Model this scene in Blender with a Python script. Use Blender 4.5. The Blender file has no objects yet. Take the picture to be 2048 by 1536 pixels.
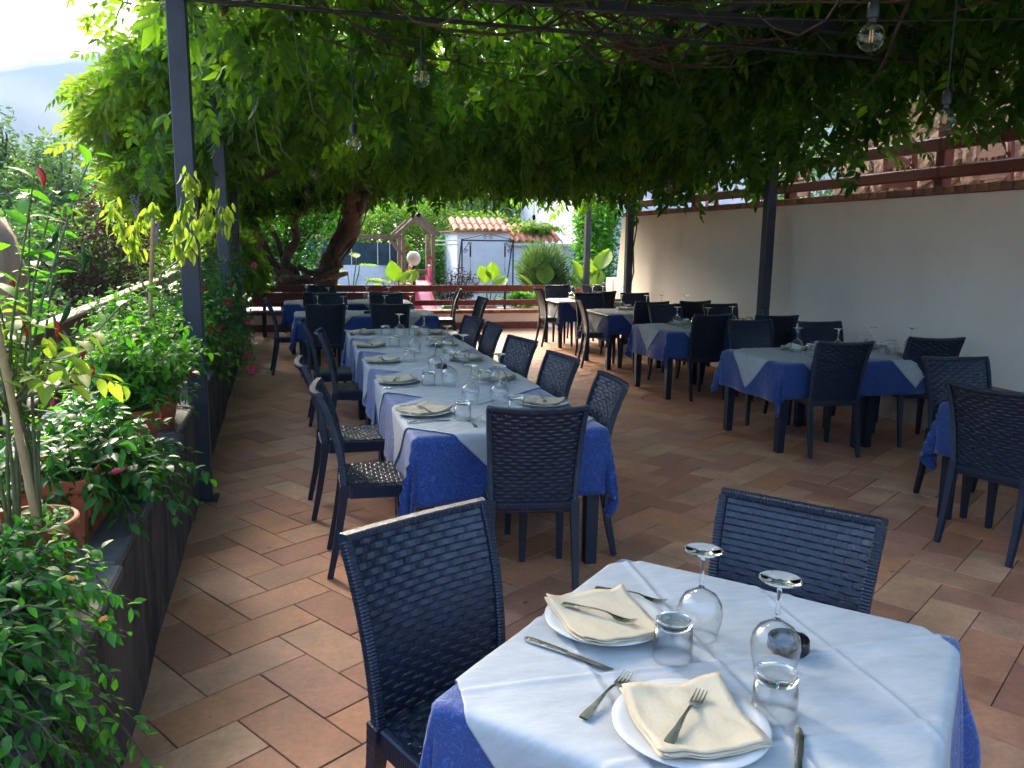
import bpy, math, random
import numpy as np
from mathutils import Vector, Matrix
PI = math.pi
R = math.radians
sc = bpy.context.scene
COL = sc.collection
rng = random.Random(7)
nr = np.random.default_rng(11)

# ---------------------------------------------------------------- camera
# world: X = across the terrace (to the right wall), Y = along the terrace, Z up
F_PX, PITCH, ROLL, YAW, EYE = 1600.0, math.atan((768 - 486) / 1600.0), -0.013, R(15.3), 1.65
cd = bpy.data.cameras.new('camera'); cam = bpy.data.objects.new('camera', cd); COL.objects.link(cam)
cd.sensor_width = 36; cd.lens = F_PX / 2048 * 36; cd.clip_start = 0.05; cd.clip_end = 9000
fw = Vector((0, math.cos(PITCH), -math.sin(PITCH))); up = Vector((0, math.sin(PITCH), math.cos(PITCH))); rt = Vector((1, 0, 0))
c_, s_ = math.cos(ROLL), math.sin(ROLL)
r2 = rt * c_ - up * s_; u2 = rt * s_ + up * c_
M = Matrix((r2, u2, -fw)).transposed()
M = Matrix.Rotation(-YAW, 3, 'Z') @ M
cam.matrix_world = Matrix.Translation((0, 0, EYE)) @ M.to_4x4()
sc.camera = cam

# ---------------------------------------------------------------- sky, sun, exposure
SUN_AZ, SUN_EL = R(-12), R(26)          # azimuth measured from +Y towards +X
w = bpy.data.worlds.new('World'); sc.world = w; w.use_nodes = True
nt = w.node_tree; bg = nt.nodes['Background']
sky = nt.nodes.new('ShaderNodeTexSky'); sky.sky_type = 'NISHITA'; sky.sun_disc = False
sky.sun_elevation = SUN_EL; sky.sun_rotation = SUN_AZ; sky.dust_density = 2.5; sky.air_density = 1.0; sky.altitude = 300
nt.links.new(sky.outputs[0], bg.inputs[0]); bg.inputs[1].default_value = 0.148
sl = bpy.data.lights.new('sun', 'SUN'); sl.energy = 4.6; sl.angle = R(36); sl.color = (1, .85, .64)
so = bpy.data.objects.new('sun', sl); COL.objects.link(so)
sd = Vector((math.sin(SUN_AZ) * math.cos(SUN_EL), math.cos(SUN_AZ) * math.cos(SUN_EL), math.sin(SUN_EL)))
so.rotation_euler = sd.to_track_quat('Z', 'Y').to_euler(); so.location = (0, 0, 30)
sc.view_settings.view_transform = 'Standard'; sc.view_settings.look = 'None'
sc.view_settings.exposure = 3.68; sc.view_settings.gamma = 1; sc.view_settings.use_curve_mapping = False
cy = sc.cycles
cy.use_denoising = True
try: cy.denoiser = 'OPENIMAGEDENOISE'
except Exception: pass
cy.use_adaptive_sampling = True; cy.adaptive_threshold = 0.02
cy.max_bounces = 10; cy.diffuse_bounces = 5; cy.glossy_bounces = 4; cy.transmission_bounces = 8; cy.transparent_max_bounces = 16
cy.caustics_reflective = False; cy.caustics_refractive = False; cy.sample_clamp_indirect = 6

# ---------------------------------------------------------------- materials
MATS = {}
def _n(t, kind, **kw):
    n = t.nodes.new(kind)
    for k, v in kw.items():
        if k in n.inputs.keys(): n.inputs[k].default_value = v
        else: setattr(n, k, v)
    return n
def c4(c): return (c[0], c[1], c[2], 1)
def ramp(t, fac, stops):
    r = t.nodes.new('ShaderNodeValToRGB'); t.links.new(fac, r.inputs[0])
    e = r.color_ramp.elements
    e[0].position, e[0].color = stops[0][0], c4(stops[0][1]); e[1].position, e[1].color = stops[1][0], c4(stops[1][1])
    for p, c in stops[2:]:
        x = e.new(p); x.color = c4(c)
    return r.outputs[0]
def mat(name, col, rough=.6, col2=None, scale=8, bump=0, bscale=None, metal=0, stretch=(1, 1, 1), detail=5, spec=.5, coord='Object', lo=.35, hi=.65, col3=None, sheen=0):
    """base colour mottled between col and col2 by noise, optional second fine noise, bump relief"""
    if name in MATS: return MATS[name]
    m = bpy.data.materials.new(name); m.use_nodes = True; t = m.node_tree
    b = t.nodes['Principled BSDF']; b.inputs['Roughness'].default_value = rough; b.inputs['Metallic'].default_value = metal
    b.inputs['Specular IOR Level'].default_value = spec
    tc = t.nodes.new('ShaderNodeTexCoord'); mp = t.nodes.new('ShaderNodeMapping'); mp.inputs['Scale'].default_value = stretch
    t.links.new(tc.outputs[coord], mp.inputs[0])
    if col2 is None: col2 = tuple(x * .72 for x in col)
    n1 = _n(t, 'ShaderNodeTexNoise', Scale=scale, Detail=detail, Roughness=.62); t.links.new(mp.outputs[0], n1.inputs['Vector'])
    st = [(lo, col), (hi, col2)]
    if col3: st.append((.5 * (lo + hi), col3))
    out = ramp(t, n1.outputs['Fac'], st)
    t.links.new(out, b.inputs['Base Color'])
    rm = t.nodes.new('ShaderNodeMapRange'); rm.inputs['To Min'].default_value = max(0, rough - .12); rm.inputs['To Max'].default_value = min(1, rough + .12)
    t.links.new(n1.outputs['Fac'], rm.inputs['Value']); t.links.new(rm.outputs[0], b.inputs['Roughness'])
    if bump:
        n2 = _n(t, 'ShaderNodeTexNoise', Scale=bscale or scale * 6, Detail=4, Roughness=.6); t.links.new(mp.outputs[0], n2.inputs['Vector'])
        bp = _n(t, 'ShaderNodeBump', Strength=bump, Distance=.01); t.links.new(n2.outputs['Fac'], bp.inputs['Height']); t.links.new(bp.outputs[0], b.inputs['Normal'])
    MATS[name] = m; return m
def leaf_mat(name, a, b_, trans=.45, tcol=None, rough=.55, gloss=.28):
    """leaf colour runs from a to b_ by a per-leaf attribute (random, on the wisteria also painted sunlight); part of the light passes through"""
    if name in MATS: return MATS[name]
    m = bpy.data.materials.new(name); m.use_nodes = True; t = m.node_tree; t.nodes.remove(t.nodes['Principled BSDF'])
    out = t.nodes['Material Output']
    at = t.nodes.new('ShaderNodeAttribute'); at.attribute_name = 'rnd'
    mid = tuple((x + y) / 2 for x, y in zip(a, b_))
    colr = ramp(t, at.outputs['Fac'], [(0.0, a), (1.0, b_), (.6, mid)])
    pr = t.nodes.new('ShaderNodeBsdfPrincipled'); pr.inputs['Roughness'].default_value = rough; pr.inputs['Specular IOR Level'].default_value = gloss
    t.links.new(colr, pr.inputs['Base Color'])
    tr = t.nodes.new('ShaderNodeBsdfTranslucent')
    k = tcol or (2.3, 2.6, .9)
    mx = t.nodes.new('ShaderNodeMix'); mx.data_type = 'RGBA'; mx.blend_type = 'MULTIPLY'; mx.inputs['Factor'].default_value = 1
    t.links.new(colr, mx.inputs['A']); mx.inputs['B'].default_value = c4(k); t.links.new(mx.outputs['Result'], tr.inputs['Color'])
    ms = t.nodes.new('ShaderNodeMixShader'); ms.inputs[0].default_value = trans
    t.links.new(pr.outputs[0], ms.inputs[1]); t.links.new(tr.outputs[0], ms.inputs[2]); t.links.new(ms.outputs[0], out.inputs[0])
    MATS[name] = m; return m
def thin_glass(name, tint=(1, 1, 1), refl=1.0):
    """thin-walled clear glass: passes light straight, reflects by Fresnel"""
    if name in MATS: return MATS[name]
    m = bpy.data.materials.new(name); m.use_nodes = True; t = m.node_tree; t.nodes.remove(t.nodes['Principled BSDF'])
    lw = _n(t, 'ShaderNodeLayerWeight', Blend=.5); tr = t.nodes.new('ShaderNodeBsdfTransparent'); tr.inputs[0].default_value = c4(tint)
    gl = _n(t, 'ShaderNodeBsdfGlossy', Roughness=.03); ms = t.nodes.new('ShaderNodeMixShader')
    pw = t.nodes.new('ShaderNodeMath'); pw.operation = 'POWER'; pw.inputs[1].default_value = 3.5; t.links.new(lw.outputs['Facing'], pw.inputs[0])
    mu = t.nodes.new('ShaderNodeMath'); mu.operation = 'MULTIPLY_ADD'; mu.inputs[1].default_value = .8 * refl; mu.inputs[2].default_value = .035 * refl; mu.use_clamp = True
    t.links.new(pw.outputs[0], mu.inputs[0]); t.links.new(mu.outputs[0], ms.inputs[0]); t.links.new(tr.outputs[0], ms.inputs[1]); t.links.new(gl.outputs[0], ms.inputs[2])
    t.links.new(ms.outputs[0], t.nodes['Material Output'].inputs[0]); MATS[name] = m; return m
def solid_glass(name):
    m = bpy.data.materials.new(name); m.use_nodes = True; b = m.node_tree.nodes['Principled BSDF']
    b.inputs['Transmission Weight'].default_value = 1; b.inputs['Roughness'].default_value = .0; b.inputs['IOR'].default_value = 1.48
    b.inputs['Base Color'].default_value = (.97, .99, .98, 1); return m

TILE = bpy.data.materials.new('terracotta_tile'); TILE.use_nodes = True
def _tile():
    t = TILE.node_tree; b = t.nodes['Principled BSDF']
    at = t.nodes.new('ShaderNodeAttribute'); at.attribute_name = 'rnd'
    base = ramp(t, at.outputs['Fac'], [(0, (.49, .27, .16)), (1, (.29, .115, .068)), (.22, (.39, .175, .115)), (.42, (.47, .205, .10)), (.62, (.31, .13, .08)), (.8, (.51, .285, .16))])
    g = t.nodes.new('ShaderNodeNewGeometry')
    n1 = _n(t, 'ShaderNodeTexNoise', Scale=5.0, Detail=6, Roughness=.65); t.links.new(g.outputs['Position'], n1.inputs['Vector'])
    n2 = _n(t, 'ShaderNodeTexNoise', Scale=38.0, Detail=4, Roughness=.7); t.links.new(g.outputs['Position'], n2.inputs['Vector'])
    k1 = ramp(t, n1.outputs['Fac'], [(.3, (.76, .72, .70)), (.7, (1.3, 1.28, 1.2))])
    k2 = ramp(t, n2.outputs['Fac'], [(.3, (.84, .82, .8)), (.7, (1.12, 1.12, 1.12))])
    m1 = t.nodes.new('ShaderNodeMix'); m1.data_type = 'RGBA'; m1.blend_type = 'MULTIPLY'; m1.inputs['Factor'].default_value = 1
    t.links.new(base, m1.inputs['A']); t.links.new(k1, m1.inputs['B'])
    m2 = t.nodes.new('ShaderNodeMix'); m2.data_type = 'RGBA'; m2.blend_type = 'MULTIPLY'; m2.inputs['Factor'].default_value = 1
    t.links.new(m1.outputs['Result'], m2.inputs['A']); t.links.new(k2, m2.inputs['B'])
    t.links.new(m2.outputs['Result'], b.inputs['Base Color'])
    rr = t.nodes.new('ShaderNodeMapRange'); rr.inputs['From Min'].default_value = .3; rr.inputs['From Max'].default_value = .7; rr.inputs['To Min'].default_value = .42; rr.inputs['To Max'].default_value = .68
    t.links.new(n1.outputs['Fac'], rr.inputs['Value']); t.links.new(rr.outputs[0], b.inputs['Roughness'])
    bp = _n(t, 'ShaderNodeBump', Strength=.35, Distance=.004); t.links.new(n2.outputs['Fac'], bp.inputs['Height']); t.links.new(bp.outputs[0], b.inputs['Normal'])
_tile()
NAVY = mat('navy_rattan_plastic', (.006, .014, .032), .38, (.004, .009, .022), 14, .25, 160, spec=.5)
NAVY2 = mat('navy_table_plastic', (.014, .020, .034), .45, (.010, .014, .024), 9, .2, 120)
def _ribs():   # moulded cross ribs on the chair frames and legs
    for m, sc_ in ((NAVY2, 52),):
        pass
STEEL = mat('painted_steel_post', (.030, .038, .060), .42, (.022, .028, .044), 6, .06, 60)
WROUGHT = mat('black_iron', (.012, .012, .014), .5, None, 20, .2)
PLASTER = mat('white_plaster', (.88, .79, .70), .85, (.78, .69, .60), 1.3, .35, 22, lo=.3, hi=.75, detail=10)
GARDENWALL = mat('white_rough_render', (.66, .68, .71), .9, (.55, .58, .62), 3, .9, 14)
BRICK = mat('coping_brick', (.36, .17, .10), .8, (.22, .10, .06), 12, .4, 60)
BRICK2 = mat('coping_brick_dark', (.24, .11, .07), .8, (.15, .07, .05), 12, .4, 60)
REDWOOD = mat('red_brown_wood', (.17, .030, .018), .5, (.10, .018, .012), 7, .3, 40, stretch=(.4, 6, 6))
REDWOODX = mat('red_brown_wood_lengthwise', (.19, .034, .020), .45, (.11, .020, .013), 7, .3, 40, stretch=(6, .4, 6))
PALEWOOD = mat('pale_rail_wood', (.46, .33, .25), .75, (.26, .17, .12), 6, .5, 40, stretch=(6, .4, 6))
DARKWOOD = mat('dark_rail_wood', (.13, .055, .035), .7, (.08, .035, .025), 6, .4, 40, stretch=(6, .4, 6))
SWINGWOOD = mat('swing_wood', (.20, .12, .075), .75, (.13, .08, .05), 8, .4, 50)
STONE = mat('grey_slab_stone', (.125, .118, .115), .75, (.065, .062, .064), 5, .5, 40, detail=8)
CONC = mat('planter_render', (.10, .086, .074), .92, (.018, .016, .015), 6, .8, 30, stretch=(1.0, 1.0, .5), detail=10, lo=.38, hi=.62)
TERRA = mat('terracotta_pot', (.34, .085, .035), .75, (.22, .055, .026), 9, .3, 50, lo=.4, hi=.7)
SOIL = mat('dark_potting_soil', (.03, .02, .014), .95, (.015, .01, .008), 30, 1, 60)
BARK = mat('wisteria_bark', (.13, .085, .06), .9, (.045, .03, .022), 9, 1, 30, stretch=(3, 3, .5), detail=8)
PALEBARK = mat('pale_bark', (.24, .17, .115), .9, (.12, .085, .06), 7, .9, 30, stretch=(2, 2, .8), detail=8)
CANE = mat('bamboo_cane', (.42, .29, .15), .55, (.30, .20, .10), 10, .2, 50, stretch=(3, 3, .4))
STEMG = mat('green_stem', (.10, .14, .05), .6, (.07, .07, .035), 20)
TWIG = mat('brown_twig', (.10, .065, .045), .85, (.05, .035, .025), 20, .4)
CHINA = mat('white_china', (.54, .53, .51), .12, (.52, .51, .49), 3, spec=.6)
STEELC = mat('stainless_cutlery', (.78, .77, .75), .24, (.70, .69, .67), 4, metal=1)
NAPKIN = mat('cream_paper_napkin', (.52, .43, .30), .9, (.47, .39, .27), 5, .25, 90)
BLACKGLASS = mat('black_ashtray', (.006, .006, .008), .12, None, 5)
ROOFTILE = mat('clay_roof_tile', (.52, .17, .09), .8, (.34, .12, .08), 7, .5, 40)
NET = mat('dark_shade_net', (.030, .060, .075), .9, (.018, .040, .052), 2.5, .4, 60)
EARTH = mat('dry_earth', (.30, .22, .15), .95, (.16, .15, .07), .35, .6, 5, coord='Object', detail=10)
MOUNT = mat('wooded_mountain', (.06, .09, .05), .95, (.10, .11, .07), .01, detail=10)
PINK = mat('pink_slide_plastic', (.55, .11, .17), .35, (.68, .08, .18), 3)
REDPLASTIC = mat('red_plastic', (.5, .03, .03), .4, None, 3)
OPAL = mat('opal_globe', (.80, .66, .56), .35, (.74, .60, .50), 2)
GOLD = mat('filament_gold', (.80, .40, .08), .4, (.7, .33, .06), 5)
BLACKPL = mat('black_plastic', (.012, .012, .014), .45, None, 10)
BULB = thin_glass('bulb_glass', (.97, .97, .95), 1.3)
WINE = thin_glass('wine_glass_wall', (.99, .995, .995), 1.35)
SOLID = solid_glass('clear_glass')
PETALP = mat('pink_petal', (.62, .04, .12), .6, (.5, .03, .10), 20)
PETALR = mat('red_petal', (.50, .015, .03), .6, (.38, .01, .02), 20)
PETALO = mat('orange_petal', (.75, .26, .03), .6, (.8, .45, .05), 60)
PETALV = mat('lilac_petal', (.26, .20, .42), .7, (.36, .30, .5), 20)
CHILI = mat('red_chili_skin', (.48, .012, .012), .25, (.36, .01, .01), 9)
DRYLEAF = leaf_mat('dry_leaf', (.10, .045, .03), (.06, .03, .02), .2, (1.2, 1.1, 1))
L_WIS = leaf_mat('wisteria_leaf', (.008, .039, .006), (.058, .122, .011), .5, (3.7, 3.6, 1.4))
L_WISY = leaf_mat('wisteria_leaf_sunlit_tint', (.045, .135, .012), (.135, .215, .016), .5, (2.1, 2.0, 1.0))  # lighter yellow-green copy of the wisteria leaf, sunlight put into the colour
L_DRK = leaf_mat('glossy_dark_leaf', (.014, .075, .012), (.040, .145, .018), .3, rough=.42)
L_MID = leaf_mat('mid_green_leaf', (.032, .135, .010), (.085, .220, .016), .4)
L_LIME = leaf_mat('lime_leaf', (.14, .24, .03), (.28, .34, .05), .5, (1.7, 1.8, .9))
L_LAN = leaf_mat('lantana_leaf', (.020, .105, .016), (.055, .195, .022), .35)
L_BUSH = leaf_mat('bush_leaf', (.024, .065, .030), (.060, .115, .050), .35)
L_TREE = leaf_mat('tree_leaf', (.032, .068, .036), (.070, .120, .055), .35)
L_HEDGE = leaf_mat('hedge_leaf', (.045, .110, .014), (.115, .190, .026), .45)
L_ROSE = leaf_mat('rosemary_leaf', (.045, .085, .040), (.085, .135, .060), .3)
L_ELE = leaf_mat('elephant_ear_leaf', (.09, .18, .015), (.14, .23, .02), .5, (1.8, 1.8, .9))
def damask():
    m = bpy.data.materials.new('blue_damask_cloth'); m.use_nodes = True; t = m.node_tree; b = t.nodes['Principled BSDF']
    uv = t.nodes.new('ShaderNodeUVMap'); uv.uv_map = 'UVMap'
    mp = t.nodes.new('ShaderNodeMapping'); mp.inputs['Scale'].default_value = (1, 1, 1); t.links.new(uv.outputs[0], mp.inputs[0])
    n = _n(t, 'ShaderNodeTexNoise', Scale=15.0, Detail=1.0, Roughness=.4, Distortion=2.6); t.links.new(mp.outputs[0], n.inputs['Vector'])
    # scrolls: thin bands where the distorted noise crosses a level
    mm = t.nodes.new('ShaderNodeMath'); mm.operation = 'PINGPONG'; mm.inputs[1].default_value = .09; t.links.new(n.outputs['Fac'], mm.inputs[0])
    k = t.nodes.new('ShaderNodeMapRange'); k.inputs['From Min'].default_value = .012; k.inputs['From Max'].default_value = .03; t.links.new(mm.outputs[0], k.inputs['Value'])
    mx = t.nodes.new('ShaderNodeMix'); mx.data_type = 'RGBA'; t.links.new(k.outputs[0], mx.inputs['Factor'])
    mx.inputs['A'].default_value = (.026, .072, .26, 1); mx.inputs['B'].default_value = (.009, .034, .155, 1)
    t.links.new(mx.outputs['Result'], b.inputs['Base Color'])
    r = t.nodes.new('ShaderNodeMapRange'); r.inputs['To Min'].default_value = .45; r.inputs['To Max'].default_value = .75; t.links.new(k.outputs[0], r.inputs['Value']); t.links.new(r.outputs[0], b.inputs['Roughness'])
    b.inputs['Sheen Weight'].default_value = .3; b.inputs['Specular IOR Level'].default_value = .35
    n3 = _n(t, 'ShaderNodeTexNoise', Scale=7.0, Detail=4); t.links.new(mp.outputs[0], n3.inputs['Vector'])
    bp = _n(t, 'ShaderNodeBump', Strength=.5, Distance=.02); t.links.new(n3.outputs['Fac'], bp.inputs['Height']); t.links.new(bp.outputs[0], b.inputs['Normal'])
    return m
DAMASK = damask()
def overlay_mat():
    m = bpy.data.materials.new('white_non_woven_overlay'); m.use_nodes = True; t = m.node_tree; b = t.nodes['Principled BSDF']
    out = t.nodes['Material Output']
    uv = t.nodes.new('ShaderNodeUVMap'); uv.uv_map = 'UVMap'
    mp = t.nodes.new('ShaderNodeMapping'); mp.inputs['Scale'].default_value = (1, 2.6, 1); t.links.new(uv.outputs[0], mp.inputs[0])
    n = _n(t, 'ShaderNodeTexNoise', Scale=7.0, Detail=7, Roughness=.7); t.links.new(mp.outputs[0], n.inputs['Vector'])
    col = ramp(t, n.outputs['Fac'], [(.3, (.325, .335, .34)), (.7, (.435, .44, .44))]); t.links.new(col, b.inputs['Base Color'])
    b.inputs['Roughness'].default_value = .8; b.inputs['Specular IOR Level'].default_value = .3
    n3 = _n(t, 'ShaderNodeTexNoise', Scale=26.0, Detail=5); t.links.new(mp.outputs[0], n3.inputs['Vector'])
    bp = _n(t, 'ShaderNodeBump', Strength=.3, Distance=.006); t.links.new(n3.outputs['Fac'], bp.inputs['Height']); t.links.new(bp.outputs[0], b.inputs['Normal'])
    return m
OVER = overlay_mat()

# ---------------------------------------------------------------- mesh helpers
class MB:
    def __init__(s): s.v = []; s.f = []; s.uv = None; s.smooth = False
    def add(s, vs, fs):
        o = len(s.v); s.v += [tuple(map(float, p)) for p in vs]; s.f += [tuple(i + o for i in f) for f in fs]; return s
    def box(s, x0, x1, y0, y1, z0, z1, ch=0.0, M=None):
        if x1 < x0: x0, x1 = x1, x0
        if y1 < y0: y0, y1 = y1, y0
        if z1 < z0: z0, z1 = z1, z0
        ch = min(ch, (x1 - x0) * .45, (y1 - y0) * .45, (z1 - z0) * .45)
        if ch <= 0:
            vs = [(x, y, z) for z in (z0, z1) for y in (y0, y1) for x in (x0, x1)]
            fs = [(0, 2, 3, 1), (4, 5, 7, 6), (0, 1, 5, 4), (2, 6, 7, 3), (0, 4, 6, 2), (1, 3, 7, 5)]
        else:
            vs = []; idx = {}
            X, Y, Z = (x0, x1), (y0, y1), (z0, z1); sg = (1, -1)
            for i in (0, 1):
                for j in (0, 1):
                    for k in (0, 1):
                        a = (X[i], Y[j], Z[k])
                        for ax in range(3):   # vertex lying on the face normal to ax
                            p = list(a)
                            for o, q in enumerate((i, j, k)):
                                if o != ax: p[o] += sg[q] * ch
                            idx[(i, j, k, ax)] = len(vs); vs.append(tuple(p))
            g = lambda i, j, k, ax: idx[(i, j, k, ax)]
            fs = []
            for q in (0, 1):
                fs.append([g(q, 0, 0, 0), g(q, 1, 0, 0), g(q, 1, 1, 0), g(q, 0, 1, 0)])
                fs.append([g(0, q, 0, 1), g(1, q, 0, 1), g(1, q, 1, 1), g(0, q, 1, 1)])
                fs.append([g(0, 0, q, 2), g(1, 0, q, 2), g(1, 1, q, 2), g(0, 1, q, 2)])
            for a in (0, 1):
                for b in (0, 1):
                    fs.append([g(a, b, 0, 0), g(a, b, 1, 0), g(a, b, 1, 1), g(a, b, 0, 1)])
                    fs.append([g(a, 0, b, 0), g(a, 1, b, 0), g(a, 1, b, 2), g(a, 0, b, 2)])
                    fs.append([g(0, a, b, 1), g(1, a, b, 1), g(1, a, b, 2), g(0, a, b, 2)])
            for i in (0, 1):
                for j in (0, 1):
                    for k in (0, 1): fs.append([g(i, j, k, 0), g(i, j, k, 1), g(i, j, k, 2)])
            cx, cyy, cz = (x0 + x1) / 2, (y0 + y1) / 2, (z0 + z1) / 2
            o2 = []
            for f in fs:
                a, b, c = (Vector(vs[f[0]]), Vector(vs[f[1]]), Vector(vs[f[2]]))
                n = (b - a).cross(c - a); m = sum((Vector(vs[i]) for i in f), Vector()) / len(f) - Vector((cx, cyy, cz))
                o2.append(tuple(f) if n.dot(m) > 0 else tuple(reversed(f)))
            fs = o2
        if M is not None: vs = [tuple(M @ Vector(p)) for p in vs]
        return s.add(vs, fs)
    def tube(s, pts, rad, n=8, cap=True, squash=None):
        pts = [Vector(p) for p in pts]; k = len(pts)
        if not hasattr(rad, '__len__'): rad = [rad] * k
        vs = []; fs = []
        t0 = (pts[1] - pts[0]).normalized(); a = Vector((0, 0, 1)) if abs(t0.z) < .9 else Vector((1, 0, 0))
        nx = t0.cross(a).normalized()
        for i, p in enumerate(pts):
            t = (pts[min(i + 1, k - 1)] - pts[max(i - 1, 0)]).normalized()
            nx = (nx - t * nx.dot(t)).normalized(); ny = t.cross(nx)
            for j in range(n):
                an = 2 * PI * j / n
                vs.append(p + (nx * math.cos(an) + ny * math.sin(an) * (squash or 1)) * rad[i])
        for i in range(k - 1):
            for j in range(n):
                q = (j + 1) % n; fs.append((i * n + j, i * n + q, (i + 1) * n + q, (i + 1) * n + j))
        if cap: fs.append(tuple(range(n - 1, -1, -1))); fs.append(tuple((k - 1) * n + j for j in range(n)))
        return s.add(vs, fs)
    def bar(s, pts, w_, h_, n=4):  # square-section bar along points, section axes x / perpendicular
        return s.sweep(pts, [(-w_ / 2, -h_ / 2), (w_ / 2, -h_ / 2), (w_ / 2, h_ / 2), (-w_ / 2, h_ / 2)])
    def sweep(s, pts, sec, side=(1, 0, 0), scale=None):
        pts = [Vector(p) for p in pts]; k = len(pts); m = len(sec); vs = []; fs = []; S = Vector(side)
        for i, p in enumerate(pts):
            t = (pts[min(i + 1, k - 1)] - pts[max(i - 1, 0)]).normalized()
            x = (S - t * S.dot(t)).normalized(); y = t.cross(x); q = scale[i] if scale else 1
            for a, b in sec: vs.append(p + x * a * q + y * b * q)
        for i in range(k - 1):
            for j in range(m):
                q = (j + 1) % m; fs.append((i * m + j, i * m + q, (i + 1) * m + q, (i + 1) * m + j))
        fs.append(tuple(range(m - 1, -1, -1))); fs.append(tuple((k - 1) * m + j for j in range(m)))
        return s.add(vs, fs)
    def lathe(s, prof, n=24, c=(0, 0, 0), close=False):
        vs = []; fs = []; k = len(prof)
        for i, (r, z) in enumerate(prof):
            for j in range(n):
                a = 2 * PI * j / n; vs.append((c[0] + r * math.cos(a), c[1] + r * math.sin(a), c[2] + z))
        for i in range(k - 1):
            for j in range(n):
                q = (j + 1) % n; fs.append((i * n + j, i * n + q, (i + 1) * n + q, (i + 1) * n + j))
        if close:
            for j in range(n): q = (j + 1) % n; fs.append(((k - 1) * n + j, (k - 1) * n + q, q, j))
        else:
            if prof[0][0] > 1e-5: fs.append(tuple(range(n - 1, -1, -1)))
            if prof[-1][0] > 1e-5: fs.append(tuple((k - 1) * n + j for j in range(n)))
        return s.add(vs, fs)
    def xf(s, M): s.v = [tuple(M @ Vector(p)) for p in s.v]; return s
    def grid(s, P):  # P[i][j] points
        a, b = len(P), len(P[0]); vs = [p for r in P for p in r]
        fs = [(i * b + j, (i + 1) * b + j, (i + 1) * b + j + 1, i * b + j + 1) for i in range(a - 1) for j in range(b - 1)]
        return s.add(vs, fs)

def to_obj(name, mb, m, parent=None, smooth=False, loc=None):
    me = bpy.data.meshes.new(name); me.from_pydata(mb.v, [], mb.f); me.materials.append(m)
    if mb.uv is not None:
        u = me.uv_layers.new(name='UVMap'); li = np.zeros(len(me.loops), dtype=np.int32); me.loops.foreach_get('vertex_index', li)
        u.data.foreach_set('uv', np.asarray(mb.uv, dtype=np.float32)[li].ravel())
    if smooth: me.polygons.foreach_set('use_smooth', [True] * len(me.polygons))
    me.update()
    o = bpy.data.objects.new(name, me); COL.objects.link(o)
    if parent: o.parent = parent
    if loc: o.location = loc
    if smooth == 'auto':
        try: me.set_sharp_from_angle(angle=R(38))
        except Exception: pass
    return o
def tag(o, label=None, cat=None, group=None, kind=None):
    if label: o['label'] = label
    if cat: o['category'] = cat
    if group: o['group'] = group
    if kind: o['kind'] = kind
    return o
def thing(name, label, cat, loc=(0, 0, 0), rz=0, group=None):
    o = bpy.data.objects.new(name, None); COL.objects.link(o); o.location = loc; o.rotation_euler = (0, 0, rz)
    o.empty_display_size = .1
    return tag(o, label, cat, group)
KIDS = {}
def dup(root, loc, rz, label, group=None, scale=None, tilt=None):
    if root not in KIDS: KIDS[root] = [(c, list(c.children)) for c in root.children]
    r = root.copy(); COL.objects.link(r); r.location = loc; r.rotation_euler = (tilt[0] if tilt else 0, tilt[1] if tilt else 0, rz); r['label'] = label
    if group: r['group'] = group
    if scale: r.scale = scale
    for ch, gs in KIDS[root]:
        c = ch.copy(); COL.objects.link(c); c.parent = r
        for g in gs:
            d = g.copy(); COL.objects.link(d); d.parent = c
    return r
GS, TS = (1.28, 1.28, 1.06), (1.2, 1.2, 1.02)
class Proto:   # first call moves the built thing itself, later calls copy it
    def __init__(s, root): s.r = root; s.used = False
    def put(s, loc, rz, label, group=None, scale=None, tilt=None):
        if not s.used:
            s.used = True; KIDS[s.r] = [(c, list(c.children)) for c in s.r.children]
            s.r.location = loc; s.r.rotation_euler = (tilt[0] if tilt else 0, tilt[1] if tilt else 0, rz); s.r['label'] = label
            if group: s.r['group'] = group
            if scale: s.r.scale = scale
            return s.r
        return dup(s.r, loc, rz, label, group, scale, tilt)

# ---- leaves -------------------------------------------------------------
def t_leaf(w_=.5, fold=.18, droop=.25):      # pointed oval leaf along +Y, unit length
    ys = [0, .22, .5, .78, 1]; ws = [0, .8, 1, .6, 0]; v = [(0, 0, 0)]
    for y, q in zip(ys[1:4], ws[1:4]):
        z = -droop * y * y; v += [(-w_ / 2 * q, y, z + fold * q * w_), (0, y, z), (w_ / 2 * q, y, z + fold * q * w_)]
    v.append((0, 1, -droop))
    f = [(0, 2, 1), (0, 3, 2), (1, 2, 5, 4), (2, 3, 6, 5), (4, 5, 8, 7), (5, 6, 9, 8), (7, 8, 10), (8, 9, 10)]
    return np.array(v), f
def t_small(w_=.5, fold=.12, droop=.15):     # cheap leaf
    v = [(0, 0, 0), (-w_ / 2, .38, fold * w_ - droop * .15), (-w_ * .3, .75, fold * w_ * .6 - droop * .5), (0, 1, -droop), (w_ * .3, .75, fold * w_ * .6 - droop * .5), (w_ / 2, .38, fold * w_ - droop * .15)]
    return np.array(v), [(0, 3, 2, 1), (0, 5, 4, 3)]
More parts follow.
